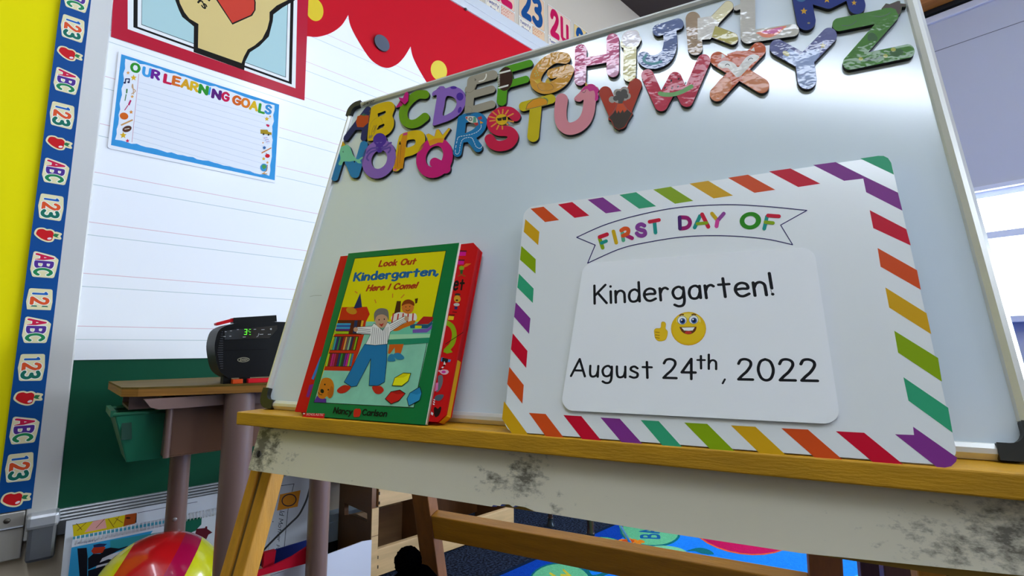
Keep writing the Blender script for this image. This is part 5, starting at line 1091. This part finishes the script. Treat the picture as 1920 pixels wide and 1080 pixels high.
# green bin hung beside the book box
og = (.118, .455, .32)
bn_ = empty('plastic_bin', WL, og, 'small translucent green plastic bin hanging under the left end of the desk', 'bin')
mbin = bpy.data.materials.new('translucent green plastic'); mbin.use_nodes = True; b = mbin.node_tree.nodes['Principled BSDF']; b.inputs['Base Color'].default_value = lin('#2f8a66'); b.inputs['Roughness'].default_value = .35; b.inputs['Alpha'].default_value = .82; b.inputs['Transmission Weight'].default_value = .25
tq = [(.070, .562, .25), (.150, .562, .25), (.162, .548, .40), (.080, .566, .40)]; tq = [(.068, .552, .24), (.158, .552, .24), (.160, .552, .40), (.070, .552, .40)]; bq = [(.098, .452, .26), (.152, .452, .26), (.154, .452, .38), (.098, .452, .38)]
w_ = MB()
for i in range(4):
    a, b2, c, d = bq[i], bq[(i+1) % 4], tq[(i+1) % 4], tq[i]; w_.add([a, b2, c, d], [(0, 1, 2, 3)], mbin)
w_.add(bq, [(0, 1, 2, 3)], mbin); o = w_.build('body', None, bn_, og); s_ = o.modifiers.new('wall', 'SOLIDIFY'); s_.thickness = .002
rr = MB(); rr.tube([tuple(p) for p in tq+[tq[0]]], .0045, mbin, 8).box((.062, .547, .25), (.070, .560, .39), mbin).build('rim', None, bn_, og)
MB().poly([(.083, .50), (.100, .50), (.097, .535), (.081, .535)], .3955, mat('#12402f', .5), .3985, mat('#12402f', .5)).build('hand_slot', None, bn_, og)
hg = MB().box((.09, .565, .25), (.14, DV-.02, .255), mtan).box((.09, .565, .39), (.14, DV-.02, .395), mtan).box((.09, .56, .25), (.14, .565, .395), mtan); hg.build('hanger', None, bn_, og)

# ---- the radio
RW = .47; RBK = .385; ink_ = P_('#b8b8b4')
og = (.36, DV, .40)
rd_ = empty('radio', WL, og, 'black portable CD radio showing a green 3 on its display, standing on the desk', 'radio')
mblk = mat('#060607', .45, spec=.2, name='black plastic'); mgl = mat('#050506', .15, coat=.6)
k_ = [WL.px(x, y, RW) for x, y in [(428, 709), (411, 694), (403, 660), (404, 637), (413, 617), (437, 607), (470, 604)]]
L = k_+[(.36, k_[-1][1]+.003)]; cxr = .36
R_ = [(2*cxr-u, v) for u, v in L[::-1][1:]]
body = outline([('p', cat(L+R_, False)+[])], .002)[0]
if area(body) < 0: body = body[::-1]
MB().poly(body, RBK, mblk, RW, mblk).build('body', None, rd_, og, bevel=.012, seg=4)
A = ART(WL, RW+.0008, .00002)
gr_ = MB(); gz = mat('#34363a', .4)
for i in range(17):
    y = 622+i*4.3; x0 = 407.5+abs(i-9)*.9; u0g, v0g = WL.px(x0, y, RW); u1g = WL.px(418, y, RW)[0]; gr_.box((u0g, v0g-.0008, RW), (u1g, v0g+.0008, RW+.0016), gz)
gr_.build('speaker_grille', None, rd_, og)
A.poly([(421, 620), (421, 637), (505, 634), (520, 617), (520, 610)], mgl)
A.ol([(416, 638), (500, 634.5)], .0005, P_('#000000'), False)
for x, y, s_ in ((423, 622, 3), (433, 620.5, 3), (421, 631, 4), (432, 630.5, 3), (446, 618, 3), (478, 617.5, 4), (493, 618, 5.5), (490, 627, 6), (505, 627, 5), (458, 632, 5)): A.ol([(x-s_/2, y), (x+s_/2, y-.2)], .0005, ink_, False)
A.poly(ell(508, 617, 1.6, 1.6, n=10), ink_); A.ol([(481, 632), (484, 630), (485.5, 625)], .0004, ink_, False)
dg = mat('#3fae1c', .4, emit=1.6, name='lit green digit')
A.mb.build('control_panel', None, rd_, og)
A = ART(WL, RW+.0016, .00002); x0, y0 = 458.5, 617.5
for a_, b_ in (((0, 0), (4.6, 0)), ((4.6, 0), (4.2, 4.8)), ((4.2, 4.8), (3.8, 9.6)), ((0.6, 4.8), (4.2, 4.8)), ((-.6, 9.6), (3.8, 9.6))): A.ol([(x0+a_[0], y0+a_[1]), (x0+b_[0], y0+b_[1])], .00065, dg, False)
for dy in (0, 5, 9.6): A.ol([(x0+9, y0+dy), (x0+11.5, y0+dy)], .0005, dg, False)
A.ol([(x0+8, y0+2), (x0+7.8, y0+4)], .0004, dg, False); A.mb.build('display_digits', None, rd_, og)
A = ART(WL, RW+.0012, .00002); silv = mat('#a8a48a', .3, .7)
A.shape([('p', ell(456.5, 674.5, 11.5, 4.6, -3)), ('-p', ell(456.5, 674.5, 10, 3.5, -3))], silv, .4); text(A, 'JENSEN', [(449, 677), (464, 676), (464, 672), (449, 673)], silv, .1, .2); A.mb.build('badge', None, rd_, og)
A = ART(WL, RW+.001, .00002); A.ol([(417, 657), (500, 655)], .0005, P_('#000000'), False); A.mb.build('lid_seam', None, rd_, og)
fv = DV
for x in (425, 460): u, v = WL.px(x, 712, RW-.01); MB().box((u-.008, DV+.0, RW-.03), (u+.008, DV+.016, RW-.005), mblk).build('foot', None, rd_, og)
for u in (.44, .475): MB().box((u-.008, DV, RBK+.01), (u+.008, DV+.016, RBK+.03), mblk).build('foot', None, rd_, og)
hp = [WL.px(x, y, .40) for x, y in [(437, 606), (437, 596), (517, 591), (518, 603)]]; MB().poly(hp[::-1], .375, mblk, .405, mblk).build('handle', None, rd_, og, bevel=.002)
hp = [WL.px(x, y, .40) for x, y in [(405, 605.5), (411, 603.5), (438, 596.5), (438, 603), (410, 610), (405, 609.5)]]; o = MB().poly(hp[::-1], .38, P_('#c9161f', .4), .402, P_('#c9161f', .4)).build('handle_end', None, rd_, og, bevel=.0015); o['label'] = 'red handle end'
for xs_, c, nm in (((434, 453), '#c9481c', 'orange plastic strip lying on the desk between the radio feet'), ((463, 505), '#d01c28', 'red plastic strip lying on the desk under the radio, beside the orange one')):
    a, b2 = ft(xs_[0], 718, DV), ft(xs_[1], 717, DV); u0s, u1s = WL.px(xs_[0], 712, RW)[0], WL.px(xs_[1], 712, RW)[0]
    org_ = ((u0s+u1s)/2, DV, RW-.01); o = MB().box((u0s, DV+.0002, RW-.004), (u1s, DV+.010, RW+.012), P_(c, .4)).build('plastic_strip', WL.M(org_), None, org_, bevel=.001); tag(o, nm, 'plastic strip', 'plastic strips under the radio')

# ---- charts leaning on the wall below the board
CP = PL(WL.P(0, 0, .115), wh, Z*.26 - WL.en*.055)
def lean(name, w0, w1, L, m, label, cat_, deco):
    mb_ = MB(); mb_.loops([L if area(L) > 0 else L[::-1]], w0, w1, m, m); A = ART(CP, w1, .00001, mb_)
    deco(A); us = [p[0] for p in L]; og_ = ((min(us)+max(us))/2, 0, w0); return tag(mb_.build(name, CP.M(og_), None, og_), label, cat_), og_
zf = (120, 940, 6); zo = (480, 880, 6)
mpap = P_('#cfd3dc', .5)
tl_ = CP.px(124.5, 977, .004)
def dback(A):
    A.poly(T(*zf, [(95, 265), (820, 130), (815, 240), (110, 400)]), P_('#1a1a1a')); A.poly(T(*zf, [(98, 270), (700, 150), (690, 290), (108, 420)]), P_('#c9b414'))
    A.poly(T(*zf, [(330, 225), (460, 195), (480, 300), (230, 350)]), P_('#d89a94')); A.poly(T(*zf, [(690, 150), (818, 130), (800, 250), (668, 280)]), P_('#9c4414')); A.poly(T(*zf, ell(722, 187, 26, 10)), P_('#2a120a'))
    for p in ([(140, 250), (200, 320)], [(250, 240), (150, 330)], [(500, 200), (560, 290)], [(620, 170), (560, 260)], [(580, 190), (660, 240)], [(455, 200), (360, 300)]): A.ol(T(*zf, p), .0006, P_('#6a4a12'), False)
    A.ol(T(*zf, [(830, 130), (1140, 70), (1500, 5)]), .0006, P_('#2a3050'), False)
bc, _ = lean('flip_chart', .0, .004, [(tl_[0], .001), (.43, .001), (.43, tl_[1]), (tl_[0], tl_[1])], mpap, 'white flip chart with a yellow cartoon, leaning under the board behind the spiral one', 'flip chart', dback)
a_ = CP.px(137, 1004, .014); b_ = CP.px(405, 955, .014); vt1 = (a_[1]+b_[1])/2; uf0, uf1 = CP.px(133, 1040, .014)[0], .405
def dfront(A):
    A.poly(T(*zf, [(100, 400), (1130, 215), (1125, 250), (98, 430)]), P_('#4fa0b8')); A.poly(T(*zf, [(84, 520), (1000, 330), (900, 470), (400, 640), (300, 900), (40, 900)]), P_('#2f9ad0')); A.poly(T(*zf, [(520, 440), (1125, 340), (1000, 400), (860, 480), (620, 540), (520, 520)]), P_('#2f8f98'))
    A.poly(T(*zf, [(1340, 210), (1550, 175), (1545, 260), (1480, 330), (1390, 370), (1340, 420), (1290, 500), (1300, 330)]), P_('#12604a')); A.poly(T(*zf, [(965, 375), (1135, 340), (1160, 590), (1000, 600), (850, 620), (825, 590), (870, 560), (850, 520), (900, 500), (895, 455), (950, 440), (985, 400)]), P_('#1a6a3a'))
    A.poly(T(*zf, [(1462, 420), (1490, 310), (1585, 300), (1595, 280), (1612, 283), (1612, 310), (1670, 350), (1625, 375), (1600, 430), (1600, 640), (1400, 640), (1480, 560), (1500, 430)]), P_('#5a0f20')); A.poly(T(*zf, [(1440, 640), (1700, 620), (1500, 760)]), P_('#2f6f3a'))
    dk_ = P_('#12121f'); A.poly(T(*zf, [(150, 530), (255, 522), (265, 620), (262, 900), (180, 900)]), dk_); A.poly(T(*zf, [(270, 640), (330, 590), (410, 590), (440, 540), (520, 520), (620, 530), (720, 500), (720, 512), (600, 560), (540, 590), (430, 640), (400, 690), (500, 650), (560, 655), (620, 680), (680, 655), (620, 705), (500, 690), (380, 720), (270, 770)]), dk_)
    A.poly(T(*zf, [(330, 520), (400, 500), (470, 515), (430, 580), (330, 590), (305, 560)]), P_('#b8341c')); A.poly(T(*zf, [(330, 490), (400, 475), (485, 478), (450, 510), (335, 520)]), P_('#20305a')); A.poly(T(*zf, [(270, 780), (460, 720), (540, 750), (640, 800), (640, 900), (270, 900)]), dk_); A.poly(T(*zf, [(695, 620), (742, 630), (725, 700), (680, 720)]), dk_)
    text(A, 'Amplify', T(*zf, [(155, 480), (365, 445), (362, 425), (155, 458)]), P_('#8a8fb0'), .08, .2)
fc, ogf = lean('flip_chart', .010, .014, [(uf0, .001), (uf1, .001), (uf1, vt1), (uf0, vt1)], mpap, 'spiral bound flip chart with black silhouettes, red boot house and green tree, leaning in front', 'flip chart', dfront)
sp = MB(); msp = mat('#e6e8ee', .35)
n_ = 46
for i in range(n_):
    u = uf0+.006+(uf1-uf0-.012)*i/(n_-1); sp.tube([(u, vt1-.009+.009*math.sin(t), .0125+.0085*math.cos(t)) for t in np.linspace(0, 2*math.pi, 11)], .0011, msp, 6, False)
sp.build('spiral_binding', None, fc, ogf)
def dold(A):
    ln = P_('#20202a'); A.ol(T(*zo, [(245, 190), (428, 163), (405, 250)]), .0008, ln, False); A.ol(T(*zo, [(362, 440), (340, 640), (318, 870)]), .0008, ln, False); A.ol(T(*zo, [(150, 760), (138, 920)]), .0006, P_('#8a8a90'), False)
    A.poly(T(*zo, [(270, 282), (502, 235), (468, 420), (236, 465)]), P_('#c47a12')); A.shape([('p', T(*zo, ell(372, 347, 86, 70, -18))), ('-p', T(*zo, ell(372, 347, 74, 58, -18)))], ln, .6)
    text(A, 'ld Mother H', T(*zo, [(268, 470), (228, 890), (262, 905), (318, 478)]), ln, .055, .2)
    text(A, 'w', T(*zo, [(215, 290), (212, 330), (235, 330), (238, 290)]), ln, .07, .1); A.poly(T(*zo, [(205, 352), (222, 348), (182, 520), (165, 520)]), P_('#5a8fb0')); A.poly(T(*zo, ell(190, 588, 6, 6, n=10)), ln)
uo0, uo1 = .435, CP.px(590, 900, .004)[0]; vto = CP.px(540, 893, .004)[1]
lean('wall_chart', .0, .0035, [(uo0, .001), (uo1-.022, .001), (uo1, vto), (uo0, vto)], P_('#b9bcc4', .55), 'white chart lettered Old Mother H down its side with an orange O card', 'chart', dold)

# ---- playground ball
bcx = .186; bcr = .129; og = (bcx, bcr, .27)
def ballm():
    m = bpy.data.materials.new('striped vinyl'); m.use_nodes = True; nt = m.node_tree; b = nt.nodes['Principled BSDF']; b.inputs['Roughness'].default_value = .22; b.inputs['Coat Weight'].default_value = .5
    tc = nt.nodes.new('ShaderNodeTexCoord'); mp = nt.nodes.new('ShaderNodeMapping'); mp.inputs['Rotation'].default_value = (0, .25, .5); nt.links.new(tc.outputs['Object'], mp.inputs[0])
    sx = nt.nodes.new('ShaderNodeSeparateXYZ'); nt.links.new(mp.outputs[0], sx.inputs[0])
    r = nt.nodes.new('ShaderNodeMapRange'); r.inputs['From Min'].default_value = -bcr; r.inputs['From Max'].default_value = bcr; nt.links.new(sx.outputs[0], r.inputs[0])
    cr_ = nt.nodes.new('ShaderNodeValToRGB'); cr_.color_ramp.interpolation = 'CONSTANT'; nt.links.new(r.outputs[0], cr_.inputs[0]); e = cr_.color_ramp.elements
    seq = [(0, '#e3e01a'), (.10, '#d8181e'), (.42, '#b80d48'), (.57, '#e3e01a')]
    e[0].position = 0; e[0].color = lin(seq[0][1]); e[1].position = seq[1][0]; e[1].color = lin(seq[1][1])
    for p_, c_ in seq[2:]: q = e.new(p_); q.color = lin(c_)
    nt.links.new(cr_.outputs[0], b.inputs['Base Color']); return m
bo = MB().sph(og, bcr, ballm(), 48, 28).build('ball', WL.M(og), None, og); tag(bo, 'shiny red and yellow playground ball on the floor below the desk', 'ball')

# ---- red and blue bag, cable, white board
og = (.36, 0, .37); bg_ = empty('storage_bag', WL, og, 'cream storage bag with red band and navy lining on the floor under the desk', 'bag')
va_ = WL.px(480, 1078, .42)[1]; vb_2 = WL.px(575, 1057, .42)[1]
MB().box((.325, 0, .285), (.397, min(va_, vb_2)-.005, .375), mat('#cdbfa6', .8)).build('body', None, bg_, og, bevel=.01)
rbp = [WL.px(x, y, .383) for x, y in [(440, 1094), (480, 1082), (577, 1056), (577, 1025), (548, 1044), (510, 1062), (470, 1075), (440, 1080)]]; MB().poly(rbp, .376, P_('#c4102c', .6), .383, P_('#c4102c', .6)).build('red_band', None, bg_, og)
nb = [WL.px(x, y, .34) for x, y in [(345, 1068), (490, 1038), (520, 1030), (577, 1013), (577, 1030), (520, 1058), (480, 1075), (345, 1082)]]; MB().poly(nb[::-1] if area(nb) < 0 else nb, .335, P_('#14205a', .8), .34, P_('#14205a', .8)).build('navy_lining', None, bg_, og)
bk = [WL.px(x, y, .36) for x, y in [(496, 1038), (518, 1032), (513, 1064), (493, 1070)]]; MB().poly(bk if area(bk) > 0 else bk[::-1], .345, P_('#b8142a', .5), .36, P_('#b8142a', .5)).build('buckle', None, bg_, og, bevel=.001)
pts = [WL.px(x, y, .20)+(.20,) for x, y in [(470, 1060), (492, 1034), (520, 1005), (545, 981), (560, 966), (570, 948), (577, 930), (584, 900), (590, 860)]]
cb_ = [(pts[0][0], .004, .2)]+[(p[0], max(p[1], .004), p[2]) for p in pts]; cb_ = [tuple(a) for a in cat([c[:2] for c in cb_])]; og = (.5, 0, .2)
tag(MB().tube([(a, b2, .2) for a, b2 in cb_]+[(cb_[-1][0], DV-.02, .2)], .0028, mat('#0b0b0c', .5), 8).build('power_cable', WL.M(og), None, og), 'black power cable running down behind the desk legs to the floor', 'cable')
wbp = [WL.px(x, y, .36) for x, y in [(500, 1083), (614, 1040), (680, 1015.5), (697, 1013)]]
L = [(wbp[0][0], 0.0005), (wbp[3][0], .0005), (wbp[3][0], wbp[3][1])]+[wbp[2], wbp[1], wbp[0]]
og = (.54, 0, .36); tag(MB().poly(L, .356, P_('#dde0ee', .5), .36, P_('#dde0ee', .5)).build('poster_board', WL.M(og), None, og), 'plain white poster board standing on edge between the desk leg and the shelf', 'poster board')

# ---- pine book shelf
def pine(c, s=(1, 9, 9)): return mat(c, .5, var=.22, vscale=5, stretch=s, bump=.03, name='pine')
mp1 = pine('#dcb783'); mp2 = pine('#6d4420', (9, 2, 2)); mp3 = pine('#a88660'); og = (.99, 0, .19)  # darkest pine: shade on side and inner boards put into its colour
sh = empty('book_shelf', WL, og, 'low pine book shelf with plank bins standing on the carpet along the wall', 'shelf')
SP = PL(WL.P(.70, 0, 0), WL.en, Z)
hole = T(600, 900, 6, [(275, 258), (530, 375), (530, 475), (350, 388), (275, 396)]); hl = [SP.px(x, y, 0) for x, y in hole]
pan = [(.06, 0), (.29, 0), (.29, .40), (.06, .40)]
inv = WL.M(og).inverted()
m = MB(); m.loops([pan, hl[::-1]], -.014, 0, mp2, mp2); m.v = [tuple(WL.M().inverted() @ (SP.M() @ Vector(p))) for p in m.v]; m.build('side_panel', None, sh, og)
MB().box((.70, .0, .290), (.722, .0+.205, .294), mp1).box((.70, .125, .2942), (.722, .1265, .2945), mp2).build('front_post', None, sh, og)
MB().box((.722, .006, .272), (1.29, .083, .290), mp1).build('front_plank', None, sh, og, bevel=.002); MB().box((.722, .204, .272), (1.25, .36, .290), mp1).build('front_plank', None, sh, og, bevel=.002)
MB().box((.715, .0, .115), (.90, .145, .13), mp3).build('back_plank', None, sh, og); MB().box((.715, .012, .13), (1.28, .022, .272), mp3).build('bottom_board', None, sh, og)
MB().box((.90, .0, .07), (.915, .36, .272), mp2).build('divider', None, sh, og); MB().box((.915, .02, .07), (1.285, .36, .085), mp2).build('back_panel', None, sh, og); MB().box((1.275, .0, .07), (1.29, .36, .272), mp2).build('side_panel', None, sh, og)
for x, y in ((711, 925), (711, 943), (708, 1045), (708, 1063)): u, v = WL.px(x, y, .2915); MB().box((u-.0015, v-.004, .290), (u+.0015, v+.004, .2942), mat('#3a2a1a', .7)).build('staple', None, sh, og)
# ---- black pom-pom hat
pu, pv = WL.px(765, 1050, .80); og = (pu+.012, 0, .80)
ht = empty('pompom_hat', WL, og, 'black woolly hat with a fuzzy pompom on top, low in front of the shelf', 'hat'); mk = mat('#030304', 1.0, spec=0.0, bump=.6, bscale=260, name='black wool')
MB().sph((pu, pv-.002, .80), .0265, mk, 40, 28, jit=.06).build('pompom', None, ht, og)
MB().tube([(pu+.012, .002, .8), (pu+.012, pv*.4, .8), (pu+.012, pv*.62, .8), (pu+.012, pv-.05, .8), (pu+.01, pv-.032, .8), (pu+.006, pv-.02, .8)], [.07, .072, .068, .055, .038, .016], mk, 32).build('crown', None, ht, og)

# ================================================================== RUG, CHAIRS AND THE STOOL BEHIND THE EASEL
FR = PL(WL.P(0, .006, 0), wh, -WL.en)
def rugm(c): return mat(c, 1.0, bump=.5, bscale=420, spec=.05, var=.12, vscale=120, name='rug pile')
e1 = FR.px(1015, 1041.5)[1]; e2 = FR.px(1140, 985)[1]; ev = (e1+e2)/2
A = ART(FR, .0, .00003); RU = [(.72, -3.1), (3.75, -3.1), (3.75, ev), (.72, ev)]
A.mb.loops([RU], -.0055, 0, rugm('#0a44b0'), rugm('#0a1a3a')); B = ART(FL, .0, .00003, A.mb)
B.poly([(.72, ev), (3.75, ev), (3.75, ev-.014), (.72, ev-.014)], rugm('#10243f'))
z_a = (840, 1000, 4.8); z_b = (1140, 960, 5.0526)
A.poly(T(*z_a, [(1120, 250), (1900, 140), (2600, 200), (4700, 60), (6500, 700), (3000, 900), (1350, 500), (1250, 330)]), rugm('#1c86f4'))
A.poly([(1165, 1010), (1210, 960), (2100, 940), (2300, 1300), (1300, 1300), (1120, 1060)], rugm('#1c86f4'))
tl2 = rugm('#0f6f78'); gn = rugm('#6cc490')
A.poly(T(*z_a, ell(1010, 440, 285, 178)), tl2); A.poly(T(*z_a, ell(1010, 440, 268, 165)), gn)
for p in ([(920, 360), (970, 390)], [(1040, 330), (1090, 375)], [(1100, 380), (1020, 375)]): A.line(T(*z_a, p), 2, rugm('#d8c83a'))
A.poly(T(*z_a, ell(1380, 190, 265, 160)), tl2); A.poly(T(*z_a, ell(1385, 185, 250, 150)), gn)
A.line(T(*z_a, cat([(1250, 330), (1300, 390), (1420, 360), (1500, 330), (1600, 420)])), 3, tl2); A.line(T(*z_a, [(1690, 320), (1660, 400)]), 8, tl2)
A.poly(T(*z_b, ell(400, 190, 288, 140, 4)), tl2); A.poly(T(*z_b, ell(398, 188, 268, 124, 4)), gn)
text(A, 'BA', T(*z_b, [(480, 250), (475, 152), (308, 165), (320, 245)]), rugm('#14609c'), .1, .22)
A.poly(T(*z_b, ell(560, 375, 190, 55, 5)), rugm('#7fd0a0')); A.poly(T(*z_b, cat([(740, 370), (860, 338), (960, 360), (1000, 400), (900, 395), (820, 370)], True)), tl2)
A.poly(T(*z_b, ell(1290, 140, 520, 262, 8)), rugm('#e2603a')); A.poly(T(*z_b, ell(1290, 136, 508, 254, 8)), rugm('#c40f56'))
ogk = rugm('#e8861c')
for k in range(9): A.poly(T(*z_b, ell(60+k*32, 262+(k % 2)*16+abs(k-4)*4, 34, 14, 14 if k > 4 else -14, n=14)), ogk)
A.poly(T(*z_b, ell(190, 275, 60, 20)), rugm('#d8501c'))
A.poly([(1585, 1085), (1650, 1066), (1720, 1075), (1600, 1120)], rugm('#6fdcc0')); A.poly([(1575, 1100), (1600, 1082), (1640, 1086), (1640, 1110)], rugm('#d89a4a'))
us_ = (2.2, 0); og = (2.2, 1.2*-1, -.0055)
A.mb.v = [p for p in A.mb.v]
rg = A.mb.build('classroom_rug', FR.M(og), None, og); tag(rg, 'bright blue classroom rug with green and pink discs on the dark carpet', 'rug')
# student chair far behind: curved tubular legs on glides, its seat is hidden by the easel
def pt(x, y, z=0): return WL.loc(atz(x, y, z))
og_c = pt(1032, 988); og = (og_c[0]+.15, 0, og_c[2]+.08)
sc_ = empty('student_chair', WL, og, 'small student chair behind the easel, its brown tube leg ending on the carpet', 'chair'); mch = mat('#6a5248', .25, .7); msil = mat('#c8ccd4', .2, .9)
p1 = pt(1032, 986); p2 = pt(1104, 1008)
MB().tube([(p1[0], .012, p1[2]), (p1[0]+.01, .38, p1[2]+.01)], .009, mch).build('leg', None, sc_, og); MB().tube([(p1[0], .0, p1[2]), (p1[0], .004, p1[2]), (p1[0], .012, p1[2]), (p1[0], .03, p1[2])], [.017, .017, .011, .011], mat('#26323a', .3, .5)).build('glide', None, sc_, og)
cu = cat([(p2[0]+.01, 0.012), (p2[0]+.012, .05), (p2[0]-.01, .12), (p2[0]-.05, .2), (p2[0]-.06, .38)]); MB().tube([(a, b2, p2[2]) for a, b2 in cu], .013, mch).build('leg', None, sc_, og); MB().tube([(p2[0]+.01, 0, p2[2]), (p2[0]+.01, .014, p2[2])], .016, mat('#26323a', .3, .5)).build('glide', None, sc_, og)
MB().box((p1[0]-.03, .38, p1[2]-.02), (p1[0]+.28, .395, p1[2]+.26), mat('#2a4f9a', .4)).build('seat', None, sc_, og, bevel=.006)
# chrome-legged stand on the orange flower
p3 = pt(1182, 1018, .012); og = (p3[0]+.1, 0, p3[2]); cs_ = empty('book_stand', WL, og, 'thin chrome stand whose leg rests on the orange flower of the rug', 'stand')
q1 = WL.px(1166, 988, p3[2]-.005); MB().tube([(p3[0], .012, p3[2]), (q1[0], q1[1], p3[2]-.01), (q1[0]-.02, .30, p3[2]-.02)], .0055, msil).build('leg', None, cs_, og); MB().tube([(p3[0]+.2, .008, p3[2]), (q1[0]+.24, .30, p3[2]-.02)], .0055, msil).build('leg', None, cs_, og)
MB().box((q1[0]-.05, .30, p3[2]-.10), (q1[0]+.26, .31, p3[2]+.04), msil).build('tray', None, cs_, og)
# stool close behind the right end of the easel
sw = -.42; a = EH.px(1657, 1068, sw); b2 = EH.px(1722, 1075, sw); fl_ = -(E0.z); og = ((a[0]+b2[0])/2+.08, fl_, sw-.12)
st_ = empty('stool', EH, og, 'dark wooden stool behind the right end of the easel, one square leg showing', 'stool')
d_ = b2[0]-a[0]; mst = mat('#4a2c22', .5, var=.2, vscale=8, stretch=(8, 1, 8))
for du, dw in ((0, 0), (.18, 0), (0, -.2), (.18, -.2)): MB().box((a[0]+du, fl_+.006, sw-.035+dw), (b2[0]+du, fl_+.40, sw+dw), mst).build('leg', None, st_, og, bevel=.002)
MB().box((a[0]-.01, fl_+.40, sw-.25), (b2[0]+.19, fl_+.425, sw+.01), mst).build('seat', None, st_, og, bevel=.004)
